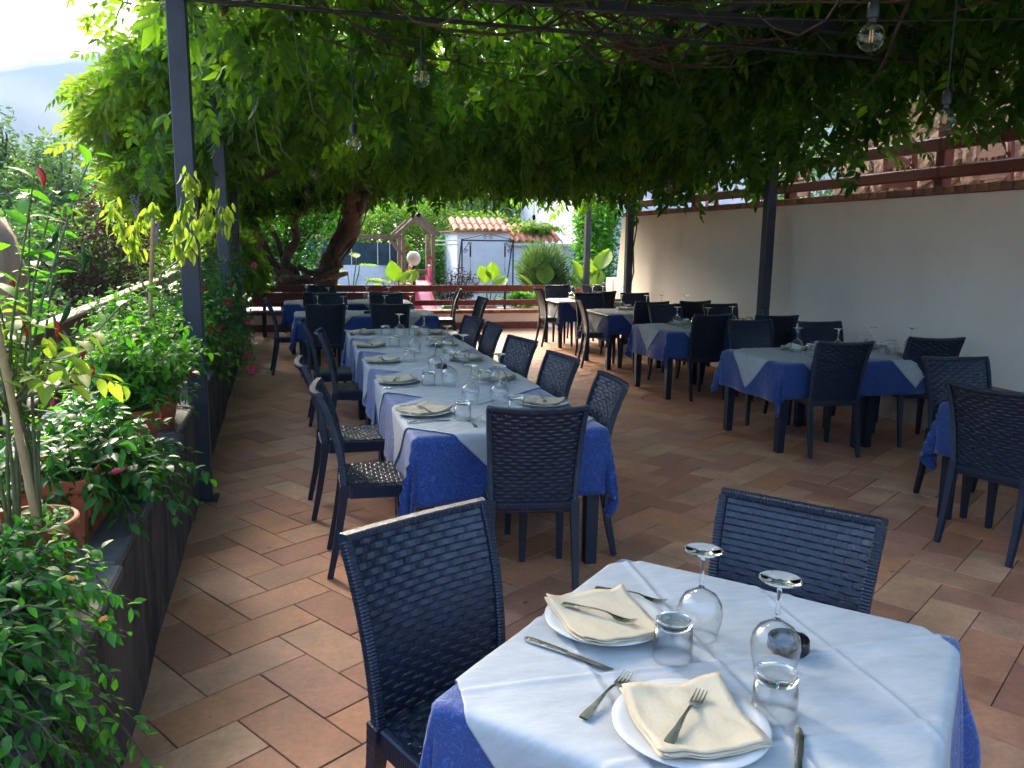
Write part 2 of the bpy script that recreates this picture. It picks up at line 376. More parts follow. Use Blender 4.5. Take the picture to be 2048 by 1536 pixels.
def t_compound(pairs=5, ll=.30, ang=58, seed=0):   # pinnate leaf, unit length rachis, leaflets drooping
    rr = random.Random(seed); V = []; Fc = []
    lv, lf = t_small(.50, .14, .25)
    def put(y, z, a, L, tilt):
        ca, sa = math.cos(a), math.sin(a); o = len(V)
        for p in lv:
            x, yy, zz = p[0] * L, p[1] * L, p[2] * L
            zz2 = zz - yy * math.sin(tilt); yy2 = yy * math.cos(tilt)
            V.append((x * ca + yy2 * sa, y + yy2 * ca - x * sa, z + zz2))
        Fc.extend(tuple(i + o for i in f) for f in lf)
    for i in range(pairs):
        y = .22 + .70 * i / (pairs - 1); z = -.35 * y * y
        L = ll * (1 - .35 * abs(i - pairs * .45) / pairs)
        for sgn in (-1, 1):
            put(y, z, sgn * R(ang + rr.uniform(-12, 10)), L * rr.uniform(.85, 1.1), R(rr.uniform(15, 50)))
    put(1.0, -.35, R(rr.uniform(-10, 10)), ll * 1.05, R(35))
    o = len(V); V += [(-.006, 0, 0), (.006, 0, 0), (.006, .5, -.0875), (-.006, .5, -.0875), (.005, 1, -.35), (-.005, 1, -.35)]
    Fc += [(o, o + 1, o + 2, o + 3), (o + 3, o + 2, o + 4, o + 5)]
    return np.array(V), Fc
def scatter(name, tmpls, P, D, U, S, m, parent=None, rnd=None, kind='stuff', M=None):
    """one mesh of leaves: template at P, pointing along D, upper side towards U, length S"""
    P = np.asarray(P, float); D = np.asarray(D, float); U = np.asarray(U, float); S = np.asarray(S, float)
    D /= np.linalg.norm(D, axis=1)[:, None] + 1e-9
    X = np.cross(D, U); X /= np.linalg.norm(X, axis=1)[:, None] + 1e-9
    Z = np.cross(X, D); n = len(P)
    if rnd is None: rnd = nr.random(n)
    which = nr.integers(0, len(tmpls), n)
    vs = []; loops = []; tot = []; ra = []; off = 0
    for k, (tv, tf) in enumerate(tmpls):
        ix = np.nonzero(which == k)[0]
        if len(ix) == 0: continue
        s = S[ix][:, None, None]
        W = P[ix][:, None, :] + s * (tv[None, :, 0:1] * X[ix][:, None, :] + tv[None, :, 1:2] * D[ix][:, None, :] + tv[None, :, 2:3] * Z[ix][:, None, :])
        nv = len(tv); vs.append(W.reshape(-1, 3)); ra.append(np.repeat(rnd[ix], nv))
        fl = np.concatenate([np.array(f) for f in tf]); ft = np.array([len(f) for f in tf])
        loops.append((fl[None, :] + (off + np.arange(len(ix)) * nv)[:, None]).ravel()); tot.append(np.tile(ft, len(ix)))
        off += nv * len(ix)
    vs = np.concatenate(vs); loops = np.concatenate(loops).astype(np.int32); tot = np.concatenate(tot).astype(np.int32); ra = np.concatenate(ra).astype(np.float32)
    me = bpy.data.meshes.new(name); me.vertices.add(len(vs)); me.vertices.foreach_set('co', vs.astype(np.float32).ravel())
    me.loops.add(len(loops)); me.loops.foreach_set('vertex_index', loops)
    me.polygons.add(len(tot)); st = np.concatenate([[0], np.cumsum(tot)[:-1]]).astype(np.int32)
    me.polygons.foreach_set('loop_start', st); me.polygons.foreach_set('loop_total', tot)
    a = me.attributes.new('rnd', 'FLOAT', 'POINT'); a.data.foreach_set('value', ra)
    me.materials.append(m); me.update(calc_edges=True)
    o = bpy.data.objects.new(name, me); COL.objects.link(o)
    if parent: o.parent = parent
    if kind: o['kind'] = kind
    return o
def rdir(n, zlo=-.5, zhi=.6):
    a = nr.random(n) * 2 * PI; z = nr.uniform(zlo, zhi, n); q = np.sqrt(np.maximum(0, 1 - z * z))
    return np.stack([q * np.cos(a), q * np.sin(a), z], 1)
def noise3(P, seed=0, f=1.0):
    r = np.random.default_rng(seed); out = np.zeros(len(P))
    for i in range(6):
        k = r.normal(size=3) * f * (1 + .6 * i); out += np.sin(P @ k + r.random() * 6.28) / (1 + .5 * i)
    return out / 2.2
CT = [t_compound(4, .36, 55, i) for i in range(4)] + [t_compound(5, .32, 58, 9)]
LT = [t_leaf(.42), t_leaf(.5, .1, .4), t_leaf(.38, .25, .1)]
ST = [t_small(.5), t_small(.42, .2, .3)]
def blob(n, c, r, seed=0, shell=.55, lump=.25):
    """points in an uneven ellipsoid, denser near its surface; also outward directions"""
    d = nr.normal(size=(n, 3)); d /= np.linalg.norm(d, axis=1)[:, None]
    q = shell + (1 - shell) * nr.random(n) ** .6
    q = q * (1 + lump * noise3(d * 2.2, seed, 1.3))
    return np.asarray(c) + d * q[:, None] * np.asarray(r), d

# ================================================================= THE SETTING
# ---- ground sheet
def ground_h(x, y):
    z = -.12
    if x < -1.9: z -= min(2.6, (-1.9 - x) * .28)
    if y > 30: z += (y - 30) * .05
    r = math.hypot(x, y)
    if r > 60: z += 0
    return max(z, -3.2) if r < 400 else z * .3
xs = [-4500, -2500, -1200, -600, -300, -150, -80, -50, -35, -25, -18, -13, -10, -8, -6.5, -5.5, -4.6, -3.8, -3.1, -2.5, -2.0, -1.8, 0, 3, 6, 9, 14, 22, 40, 80, 200, 600, 1500, 4500]
ys = [-4500, -1200, -300, -80, -30, -12, -6, -2, 0, 2, 4, 6, 8, 10, 12, 14, 16, 18, 21, 25, 30, 40, 60, 90, 150, 300, 700, 1500, 3000, 6000]
g = MB(); g.grid([[(x, y, ground_h(x, min(y, 200)) if abs(x) < 1000 else -1) for y in ys] for x in xs])
for i, f in enumerate(g.f): g.f[i] = tuple(reversed(f))
tag(to_obj('ground', g, EARTH, smooth=True), kind='structure')
# grass tufts on the slope below the railing
n = 5200
P = np.stack([nr.uniform(-9, -1.9, n), nr.uniform(1.5, 22, n), np.zeros(n)], 1); P[:, 2] = [ground_h(a, b) for a, b in P[:, :2]]
keep = noise3(P, 5, .9) > -.25; P = P[keep]; n = len(P)
D = rdir(n, .5, 1.0)
scatter('grass', [t_small(.16, .1, .3)], P, D, rdir(n, -.2, .2), nr.uniform(.10, .28, n), leaf_mat('grass_blade', (.07, .12, .03), (.22, .20, .07), .35))
# ---- mountain
mt = MB(); rows = []
for i in range(26):
    q = i / 25; d = 900 + 1500 * q; row = []
    for j in range(120):
        a = R(-52 + 104 * j / 119)
        el = min(12.3, max(7.5, 9.8 + (math.degrees(a) + 16.2) * .25)) + .16 * math.sin(a * 31) + .10 * math.sin(a * 73 + 1) + .05 * math.sin(a * 190) + .03 * math.sin(a * 420)
        rid = math.tan(R(el)) * 2400
        h = rid * (q ** 1.3) + 14 * math.sin(a * 40 + q * 9) * q * (1 - q) * 3 - 3
        row.append((d * math.sin(a), d * math.cos(a), h))
    rows.append(row)
rows.append([(x * 1.25, y * 1.25, 0) for x, y, z in rows[-1]])
mt.grid(rows); tag(to_obj('mountain', mt, MOUNT, smooth=True), kind='structure')

# dirt splashed up along the foot of the plaster walls
def dirty_foot(m):
    t = m.node_tree; b = t.nodes['Principled BSDF']; src = b.inputs['Base Color'].links[0].from_socket
    g = t.nodes.new('ShaderNodeNewGeometry'); sx = t.nodes.new('ShaderNodeSeparateXYZ'); t.links.new(g.outputs['Position'], sx.inputs[0])
    n = _n(t, 'ShaderNodeTexNoise', Scale=3.5, Detail=8, Roughness=.7); t.links.new(g.outputs['Position'], n.inputs['Vector'])
    ma = t.nodes.new('ShaderNodeMath'); ma.operation = 'MULTIPLY_ADD'; ma.inputs[1].default_value = .9; ma.inputs[2].default_value = -.36; t.links.new(n.outputs['Fac'], ma.inputs[0])
    sb_ = t.nodes.new('ShaderNodeMath'); sb_.operation = 'SUBTRACT'; t.links.new(ma.outputs[0], sb_.inputs[0]); t.links.new(sx.outputs['Z'], sb_.inputs[1])
    r = t.nodes.new('ShaderNodeMapRange'); r.inputs['From Min'].default_value = -.12; r.inputs['From Max'].default_value = .12; r.inputs['To Max'].default_value = .55; t.links.new(sb_.outputs[0], r.inputs['Value'])
    mx = t.nodes.new('ShaderNodeMix'); mx.data_type = 'RGBA'; t.links.new(r.outputs[0], mx.inputs['Factor']); t.links.new(src, mx.inputs['A']); mx.inputs['B'].default_value = (.30, .21, .15, 1)
    n2 = _n(t, 'ShaderNodeTexNoise', Scale=.8, Detail=9, Roughness=.75); t.links.new(g.outputs['Position'], n2.inputs['Vector'])
    r2 = t.nodes.new('ShaderNodeMapRange'); r2.inputs['From Min'].default_value = .56; r2.inputs['From Max'].default_value = .66; r2.inputs['To Max'].default_value = .16; t.links.new(n2.outputs['Fac'], r2.inputs['Value'])
    mx2 = t.nodes.new('ShaderNodeMix'); mx2.data_type = 'RGBA'; t.links.new(r2.outputs[0], mx2.inputs['Factor']); t.links.new(mx.outputs['Result'], mx2.inputs['A']); mx2.inputs['B'].default_value = (.50, .42, .35, 1)
    t.links.new(mx2.outputs['Result'], b.inputs['Base Color'])
dirty_foot(PLASTER)
# ---- floor: mortar bed and herringbone tiles
mb = MB(); mb.box(-.75, 7.0, -2.5, 15.3, -.11, -.0045)
flo = tag(to_obj('floor', mb, mat('tile_mortar', (.055, .038, .03), .95, (.035, .025, .02), 20, .5, 80)), kind='structure')
W_, L_ = .2135, .427
TA = R(57.2)                                    # tile axis A, measured from +Y towards +X
eA = (math.sin(TA), math.cos(TA)); eB = (math.cos(TA), -math.sin(TA))
O_ = (-.47, 3.06)                               # a tile corner seen in the photograph
def tile_mesh(k):
    b = MB(); j = .0024
    b.box(-L_ / 2 + j, L_ / 2 - j, -W_ / 2 + j, W_ / 2 - j, -.012, 0, .0022)
    me = bpy.data.meshes.new('tile'); me.from_pydata(b.v, [], b.f); me.materials.append(TILE)
    a = me.attributes.new('rnd', 'FLOAT', 'POINT'); a.data.foreach_set('value', [k] * len(b.v)); return me
TM = [tile_mesh((i + .5) / 14) for i in range(14)]
cells = []
for i in range(-70, 71):
    for j in range(-70, 71):
        # herringbone on a lattice of half-length squares: square (i,j) starts a tile when (i-j)%4 is 0 (along A) or 2 (along B)
        k = (i + j) % 4
        if k == 0: a, b, ax = i * W_ + L_ / 2, j * W_ + W_ / 2, 0
        elif k == 2: a, b, ax = i * W_ + W_ / 2, j * W_ + L_ / 2, 1
        else: continue
        x = O_[0] + a * eA[0] + b * eB[0]; y = O_[1] + a * eA[1] + b * eB[1]
        if -.88 < x < 5.8 and .3 < y < 15.15: cells.append((math.hypot(x, y), x, y, ax))
cells.sort()
vis = lambda x, y: abs(math.atan2(x, y) - YAW) < R(36) and y > 1.3
near = [c for c in cells if vis(c[1], c[2])][:300]; ns = set(near); rest = [c for c in cells if c not in ns]
for d, x, y, ax in near:
    o = bpy.data.objects.new('tile', TM[rng.randrange(14)]); COL.objects.link(o); o.parent = flo
    an = math.atan2(eA[1], eA[0]) if ax == 0 else math.atan2(eB[1], eB[0])
    o.location = (x, y, rng.uniform(-.0012, .0008)); o.rotation_euler = (rng.gauss(0, .0016), rng.gauss(0, .0012), an + rng.gauss(0, .002) + (PI if rng.random() < .5 else 0))
b = MB(); rr_ = []
for d, x, y, ax in rest:
    k0 = len(b.v); an = math.atan2(eA[1], eA[0]) if ax == 0 else math.atan2(eB[1], eB[0])
    Mx = Matrix.Translation((x, y, rng.uniform(-.0012, .0008))) @ Matrix.Rotation(an + rng.gauss(0, .002), 4, 'Z') @ Matrix.Rotation(rng.gauss(0, .0016), 4, 'X')
    b.box(-L_ / 2 + .0024, L_ / 2 - .0024, -W_ / 2 + .0024, W_ / 2 - .0024, -.012, 0, .0022, Mx)
    rr_ += [rng.random()] * (len(b.v) - k0)
o = to_obj('far_tiles', b, TILE, flo); a = o.data.attributes.new('rnd', 'FLOAT', 'POINT'); a.data.foreach_set('value', rr_); o['kind'] = 'stuff'
# ground outside the fence: pale path
mb = MB(); mb.box(-3, 12, 15.45, 25, -.13, -.02); tag(to_obj('garden_path', mb, mat('pale_paving', (.40, .38, .36), .9, (.30, .28, .26), 2, .4, 30)), kind='structure')

# ---- planter wall with stone slabs on top
def edge_x(y): return -.575 - .018 * (y - 2.5)       # its floor edge runs slightly outwards
pw = thing('planter_wall', 'long low rendered wall topped with grey stone slabs, carrying the flower pots', 'wall')
mb = MB()
ys_ = [-1 + .4 * i for i in range(40)]
P_ = []
for y in ys_:
    wob = .006 * math.sin(y * 5) + .004 * math.sin(y * 13)
    P_.append([(edge_x(y) + wob, y, z) for z in (-.1, .15, .35, .585)] + [(-1.42, y, .585), (-1.42, y, -1.2)])
mb.grid(P_); to_obj('wall_body', mb, CONC, pw, smooth=False)
y = -.9; k = 0
while y < 14.6:
    L = rng.uniform(.5, .8)
    if not (5.12 < y + L and y < 5.40):
        pass
    x0 = edge_x(y) + rng.uniform(-.012, .018)
    if y < 5.34 < y + L: L = 5.20 - y if y < 5.1 else 5.45 - y
    mb = MB(); mb.box(-.98 + rng.uniform(-.05, .05), x0, y + .006, y + L - .006, .587, .63, .008); to_obj('stone_slab', mb, STONE, pw)
    mb = MB(); mb.box(-1.44, -.995 - .05, y + .006, y + L - .006, .587, .627, .008); to_obj('stone_slab', mb, mat('pale_slab_stone', (.36, .35, .34), .85, (.27, .26, .25), 6, .5, 40), pw)
    y += L; k += 1
    if 5.19 < y < 5.21: y = 5.38

# ---- left railing of two boards on dark round posts
rl = thing('left_railing', 'sloping-looking wooden railing of two long boards on dark posts behind the flower pots', 'railing')
def rail_x(y): return -1.56 - .042 * (y - 4.5)
for z0, z1, nm in ((.90, 1.03, 'top_rail'), (.47, .60, 'lower_rail')):
    y = 1.0
    while y < 16:
        y2 = y + 3.1
        a, b_ = rail_x(y), rail_x(y2)
        Mx = Matrix.Translation((a, y, 0)) @ Matrix.Rotation(-math.atan2(b_ - a, y2 - y), 4, 'Z')
        mb = MB(); mb.box(-.05, .0, 0, y2 - y - .01, z0, z1, .006, Mx); to_obj(nm, mb, DARKWOOD, rl)
        mb = MB(); mb.box(-.10, .02, 0, y2 - y - .01, z1 + .001, z1 + .03, .006, Mx); to_obj('rail_cap', mb, PALEWOOD, rl)  # paler strip along the top face of each rail
        y = y2
for y in (2.2, 4.55, 7.3, 10.3, 13.3):
    mb = MB(); mb.lathe([(.045, -.6), (.045, .84), (.038, .87), (.02, .885), (0, .89)], 14, (rail_x(y) + .055, y, 0)); to_obj('post', mb, WROUGHT, rl, smooth='auto')

# ---- retaining wall on the right, brick coping, upper terrace
rw = thing('retaining_wall', 'tall white plastered wall along the right side, capped with a row of bricks', 'wall')
mb = MB()
WX = 5.6
P_ = []
for i in range(44):
    y = -2 + i * (14.95 / 43)
    P_.append([(WX + .012 * math.sin(y * .9 + z) + .006 * math.sin(y * 3.1 + z * 2), y, z) for z in (0, .5, 1, 1.5, 2.12)] + [(WX + .45, y, 2.12)])
mb.grid(P_); mb.f = [tuple(reversed(f)) for f in mb.f]
mb.add([(WX, 12.95, 0), (WX + .5, 12.95, 0), (WX + .45, 12.95, 2.12), (WX, 12.95, 2.12)], [(0, 1, 2, 3)])
to_obj('wall_body', mb, PLASTER, rw, smooth='auto')
mb = MB()  # battered end pier
mb.add([(WX - .06, 12.96, 0), (WX + .5, 12.96, 0), (WX + .5, 13.5, 0), (WX - .06, 13.5, 0), (WX - .03, 12.96, 2.12), (WX + .4, 12.96, 2.12), (WX + .4, 13.2, 2.12), (WX - .03, 13.2, 2.12)], [(0, 1, 5, 4), (1, 2, 6, 5), (2, 3, 7, 6), (3, 0, 4, 7), (4, 5, 6, 7)])
mb.box(WX - .05, WX + .5, 13.5, 13.85, 0, 1.05, .02)
to_obj('end_pier', mb, PLASTER, rw)
y = 3.6; bm_ = []
for i in range(3):
    mb = MB(); mb.box(-.03, .24, 0, .112, 0, .068, .006); me = bpy.data.meshes.new('brick'); me.from_pydata(mb.v, [], mb.f); me.materials.append((BRICK, BRICK2, BRICK)[i]); bm_.append(me)
while y < 13.15:
    o = bpy.data.objects.new('brick', bm_[rng.randrange(3)]); COL.objects.link(o); o.parent = rw; o.location = (WX - .012 + rng.uniform(-.004, .004), y, 2.123 + rng.uniform(0, .003)); o.rotation_euler = (0, 0, rng.gauss(0, .01)); y += .12
mb = MB(); mb.box(WX, WX + .22, -2, 3.59, 2.122, 2.19, .006); to_obj('brick_row', mb, BRICK, rw)
sl_ = thing('stone_ledge', 'rough brown stone ledge at the foot of the white wall by the right edge', 'ledge')
for i in range(9):
    yy = 1.6 + i * .42; mb = MB(); mb.box(WX - .12 - rng.uniform(0, .02), WX - .015, yy, yy + .40, 0, .545 + rng.uniform(-.02, .02), .02); to_obj('stone', mb, mat('ledge_stone', (.30, .20, .14), .9, (.16, .11, .08), 9, 1, 30), sl_)
mb = MB(); mb.box(WX + .46, 12, -2, 13.2, 1.55, 1.70); tag(to_obj('upper_terrace_floor', mb, mat('upper_terrace_paving', (.25, .14, .09), .85, (.17, .09, .06), 3, .4, 20)), kind='structure')
# upper rail
ur = thing('upper_railing', 'reddish wooden railing with square posts on top of the white wall', 'railing')
for z0, z1, nm in ((2.52, 2.64, 'top_rail'), (2.27, 2.385, 'lower_rail')):
    y = 1.5
    while y < 13.3:
        y2 = min(y + 2.35, 13.3); mb = MB(); mb.box(WX + .06, WX + .12, y, y2 - .008, z0, z1, .015); to_obj(nm, mb, REDWOOD, ur); y = y2
for y in (3.85, 6.2, 8.55, 10.9, 13.0):
    mb = MB(); mb.box(WX + .125, WX + .235, y, y + .11, 2.195, 2.66 + (.75 if y in (6.2, 8.55) else 0), .008); to_obj('post', mb, REDWOOD, ur)
# terrace chairs
def wood_chair():
    t = thing('wooden_chair', 'x', 'chair')
    m = REDWOOD
    for sx in (-1, 1):
        mb = MB(); mb.sweep([(sx * .19, .2, 0), (sx * .19, .2, .45)], [(-.02, -.02), (.02, -.02), (.02, .02), (-.02, .02)]); to_obj('leg', mb, m, t)
        mb = MB(); mb.sweep([(sx * .19, -.22, 0), (sx * .19, -.2, .45), (sx * .19, -.25, .93)], [(-.022, -.018), (.022, -.018), (.022, .018), (-.022, .018)]); to_obj('leg', mb, m, t)
    mb = MB(); mb.box(-.22, .22, -.2, .23, .44, .475, .01); to_obj('seat', mb, m, t)
    mb = MB(); n = 10
    up_ = [(-.17 + .34 * i / n, -.245 - .01, .80 + .10 * math.sin(PI * i / n) ** .7 + .0) for i in range(n + 1)]; dn = [(x, y, .78) for x, y, z in up_]
    bk = [(x, y - .02, z) for x, y, z in up_]; bd = [(x, y - .02, z) for x, y, z in dn]
    mb.grid([up_, dn]); mb.grid([bd, bk]); mb.grid([bk, up_]); mb.grid([dn, bd]); to_obj('top_rail', mb, m, t)
    mb = MB(); mb.box(-.17, .17, -.235, -.215, .58, .63, .004); to_obj('back_rail', mb, m, t)
    for k in range(4):
        mb = MB(); mb.box(-.125 + k * .075, -.10 + k * .075, -.24, -.225, .63, .79, .003); to_obj('back_slat', mb, m, t)
    return t
wc = Proto(wood_chair())
for i, (y, rz, lb) in enumerate([(4.5, .15, 'red-brown wooden chair on the upper terrace, nearest the right edge of the picture'), (6.1, -.12, 'red-brown wooden chair on the upper terrace, seen just left of the nearest chair up there'),
                          (7.35, .08, 'red-brown wooden chair on the upper terrace, just right of the tall wooden post'), (9.0, -.2, 'red-brown wooden chair on the upper terrace, right behind the black steel post'),
                          (9.95, .1, 'red-brown wooden chair on the upper terrace, half hidden by hanging leaves'), (11.3, -.1, 'farthest red-brown wooden chair on the upper terrace, against the white house')]):
    wc.put((WX + .85, y, 1.70), PI / 2 + rz + PI, lb, 'wooden chairs on the upper terrace')
# stone building above
sb = thing('stone_building', 'rough tan stone building wall above the upper terrace', 'building')
mb = MB(); mb.box(9.3, 12, -1, 12.4, 1.4, 6.5); to_obj('wall', mb, mat('stone_mortar', (.14, .08, .04), .95, (.30, .2, .13), 4, .8, 20), sb)
STN = [mat('tan_rubble_stone', (.13, .06, .024), .95, (.06, .03, .016), 6, 1, 22, detail=9), mat('ochre_rubble_stone', (.15, .08, .032), .95, (.075, .04, .02), 5, 1, 22, detail=9), mat('brown_rubble_stone', (.10,.045,.022), .95, (.05,.025,.014), 6, 1, 22, detail=9)]
sm = []
for i in range(7):
    mb = MB(); mb.lathe([(0, 0), (.72, .02), (1.04, .30), (1.06, .7), (.80, 1.0), (.3, 1.12), (0, 1.15)], 9)
    mb.v = [(z * .045 * (1 + .25 * math.sin(i * 3 + 5 * x)), x * .5 * (1 + .16 * math.sin(3 * y + i)), y * .5 * (1 + .18 * math.sin(4 * x + i * 2))) for x, y, z in mb.v]
    me = bpy.data.meshes.new('stone'); me.from_pydata(mb.v, [], mb.f); me.materials.append(STN[i % 3]); sm.append(me)
z = 1.9
while z < 4.6:
    hh = rng.uniform(.22, .34); y = 4.5
    while y < 12.2:
        ww = rng.uniform(.28, .55)
        o = bpy.data.objects.new('stone', sm[rng.randrange(7)]); COL.objects.link(o); o.parent = sb; o.location = (9.30, y + ww / 2, z + hh / 2); o.scale = (-1, ww * .97, hh * .98); o.rotation_euler = (rng.gauss(0, .06), 0, 0); y += ww
    z += hh

# ---- back fence on its low wall
fw_ = thing('fence_wall', 'low white wall with a brick top at the far end of the terrace', 'wall')
FY = 15.1
mb = MB(); mb.box(-1.3, 4.78, FY + .02, FY + .26, 0, .30, .01); to_obj('wall_body', mb, PLASTER, fw_)
mb = MB(); mb.box(-1.25, 4.80, FY - .0, FY + .018, 0, .13, .004); to_obj('skirting', mb, mat('red_skirting_tile', (.22, .06, .04), .6, (.16, .045, .03), 8, .2), fw_)
x = -1.3
mb = MB(); mb.box(0, .112, -.02, .30, 0, .062, .006); fb = []
for q in (BRICK, BRICK2):
    me = bpy.data.meshes.new('brick'); me.from_pydata(mb.v, [], mb.f); me.materials.append(q); fb.append(me)
while x < 4.7:
    o = bpy.data.objects.new('brick', fb[rng.randrange(2)]); COL.objects.link(o); o.parent = fw_; o.location = (x, FY, .303); x += .12
bf = thing('back_fence', 'dark red wooden fence of horizontal boards at the far end of the terrace', 'fence')
for z0, z1, nm in ((.715, .84, 'top_board'), (.45, .555, 'lower_board')):
    for x0, x1 in ((-1.3, 1.6), (1.605, 4.78)):
        dz = -.012 * (x0 + 1.3)
        mb = MB(); mb.box(x0, x1, FY + .09, FY + .125, z0, z1, .006); o = to_obj(nm, mb, REDWOODX, bf)
for x in (-1.1, .35, 1.6, 3.05, 4.0, 4.72):
    mb = MB(); mb.box(x - .02, x + .02, FY + .128, FY + .165, .366, .82, .004); to_obj('post', mb, WROUGHT, bf)
bn = thing('wooden_bench', 'long red-brown bench with a board back in front of the left part of the fence', 'bench')
mb = MB(); mb.box(-.7, 2.15, 14.62, 14.66, .56, .74, .008); to_obj('backrest', mb, REDWOODX, bn)
mb = MB(); mb.box(-.7, 2.15, 14.25, 14.6, .40, .44, .008); to_obj('seat', mb, REDWOODX, bn)
for x in (-.5, .75, 2.0):
    mb = MB(); mb.box(x - .03, x + .03, 14.3, 14.62, 0, .398, .006); to_obj('leg', mb, WROUGHT, bn)
    mb = MB(); mb.box(x - .03, x + .03, 14.665, 14.70, 0, .73, .006); to_obj('leg', mb, WROUGHT, bn)
bp_ = thing('fence_panel', 'short red board fence piece behind the far right tables', 'fence')
mb = MB(); mb.box(5.42, 6.1, FY + .03, FY + .07, .64, .78, .006); to_obj('board', mb, REDWOODX, bp_)
mb = MB(); mb.box(5.42, 6.1, FY + .03, FY + .07, .40, .52, .006); to_obj('board', mb, REDWOODX, bp_)
for x in (5.5, 6.0): mb = MB(); mb.box(x - .02, x + .02, FY + .075, FY + .11, 0, .76, .004); to_obj('post', mb, WROUGHT, bp_)

# ---- pergola: posts, beams, truss
PG = []
def post(x, y, z0, z1, lb):
    t = thing('pergola_post', lb, 'post', (x, y, 0), 0, 'steel posts of the pergola')
    mb = MB(); mb.box(-.055, .055, -.055, .055, z0 + .008, z1, .006); to_obj('shaft', mb, STEEL, t)
    mb = MB(); mb.box(-.09, .09, -.09, .09, z0, z0 + .008, .002); to_obj('base_plate', mb, STEEL, t)
post(-.60, 5.29, 0, 3.3, 'dark blue-grey square steel post nearest the camera, beside the planter wall')
post(-.66, 8.6, .63, 3.3, 'second dark blue-grey steel post, behind the red flowering plants')
post(-.78, 12.4, .63, 3.2, 'dark steel post behind the leaves at the far end of the planter wall')
post(5.45, 4.45, 0, 3.2, 'dark steel post against the white wall beside the near right tables')
post(5.28, 8.25, 0, 3.3, 'dark steel post standing against the middle of the white wall')
post(5.36, 12.4, 0, 3.2, 'dark steel post with a hanging cable at the far end of the white wall')
post(5.88, 15.75, 0, 3.2, 'slim dark steel post among the elephant ear leaves, beyond the wall end')
mb = MB(); mb.tube([(5.44, 12.33, 2.2), (5.45, 12.33, 1.9), (5.40, 12.32, 1.6), (5.43, 12.33, 1.2), (5.36, 12.32, .9), (5.40, 12.32, .6)], .012, 6); tag(to_obj('cable', mb, BLACKPL, smooth=True), 'black cable hanging down beside the farthest wall post', 'cable')
def truss(y, x0, x1, lb):
    t = thing('lattice_truss', lb, 'truss', (0, 0, 0), 0, 'steel trusses across the pergola')
    mb = MB(); mb.box(x0, x1, y - .04, y + .04, 3.14, 3.20, .004); to_obj('top_tube', mb, STEEL, t)
    mb = MB(); mb.tube([(x0, y, 3.0), (x1, y, 3.0)], .014, 8); to_obj('bottom_rod', mb, WROUGHT, t, smooth='auto')
    n = int((x1 - x0) / .36)
    for i in range(n):
        a = x0 + i * .36; mb = MB(); mb.tube([(a, y, 3.01), (a + .18, y, 3.14)], .007, 6); mb.tube([(a + .18, y, 3.14), (a + .36, y, 3.01)], .007, 6); to_obj('lattice_rod', mb, WROUGHT, t)
truss(5.2, -.55, 5.4, 'black lattice steel truss crossing the pergola overhead nearest the camera')
truss(8.4, -.6, 5.3, 'black lattice steel truss crossing the pergola between the second posts')
truss(12.2, -.7, 5.3, 'farthest lattice steel truss crossing the pergola, deep in the leaves')
for x, lb in ((-.62, 'dark steel beam running lengthwise above the planter wall'), (2.96, 'dark steel beam running lengthwise over the middle of the terrace'), (5.35, 'dark steel beam running lengthwise above the white wall')):
    mb = MB(); mb.box(x - .04, x + .04, 1.6, 12.6 if x != 5.35 else 15.8, 3.205, 3.285, .004); tag(to_obj('pergola_beam', mb, STEEL), lb, 'beam', 'lengthwise steel beams of the pergola')

# ================================================================= CHAIRS
def weave(mb, surf, cols, rows, h=1.12, th=.0028, amp=.0021, seg=4):
    """woven strips: horizontal strands running over and under upright ribs; surf(u,v)->(pos, normal)"""
    for r in range(rows):
        v0, v1 = (r + .5 - h / 2) / rows, (r + .5 + h / 2) / rows; n = cols * seg; ring = []
        for i in range(n + 1):
            u = i / n; ph = math.cos(PI * u * cols + PI * (r % 2)); off = amp * max(-1, min(1, ph * 1.5))
            a, na = surf(u, v0); b_, nb = surf(u, v1); m = a.lerp(b_, .5); q = a.lerp(b_, .18); p = a.lerp(b_, .82)
            ring.append([a + na * off, q + na * (off + th), p + na * (off + th), b_ + nb * off, p + na * (off - th), q + na * (off - th)])
        o = len(mb.v)
        for R_ in ring: mb.v += [tuple(x) for x in R_]
        for i in range(n):
            for j in range(6): mb.f.append((o + i * 6 + j, o + i * 6 + (j + 1) % 6, o + (i + 1) * 6 + (j + 1) % 6, o + (i + 1) * 6 + j))
    for k in range(cols + 1):
        u = k / cols; du = .10 / cols; prev = []
        o = len(mb.v); n = rows
        for i in range(n + 1):
            v = i / n
            for uu, s_ in ((u - du, -1), (u + du, -1), (u + du, 1), (u - du, 1)):
                p, nn = surf(min(1, max(0, uu)), v); mb.v.append(tuple(p + nn * (s_ * th * .7)))
        for i in range(n):
            for j in range(4): mb.f.append((o + i * 4 + j, o + i * 4 + (j + 1) % 4, o + (i + 1) * 4 + (j + 1) % 4, o + (i + 1) * 4 + j))
def back_curve(v):   # side profile of the backrest, v 0 at the seat, 1 at the top
    z = .435 + .435 * v; y = -.195 - .02 * v - .085 * max(0, v) ** 2.4; return y, z
def back_surf(u, v):
    y, z = back_curve(v); wd = .185 + .022 * v; x = (u * 2 - 1) * wd
    bow = .034 * (1 - (u * 2 - 1) ** 2) * (.25 + .75 * v)
    zt = z + .010 * ((u * 2 - 1) ** 2) * v
    y2, z2 = back_curve(min(1, v + .02)); y1, z1 = back_curve(max(0, v - .02))
    t = Vector((0, y2 - y1, z2 - z1)).normalized(); n = Vector((-.35 * (u * 2 - 1) * v, t.z, -t.y)).normalized()
    return Vector((x, y - bow, zt)), n
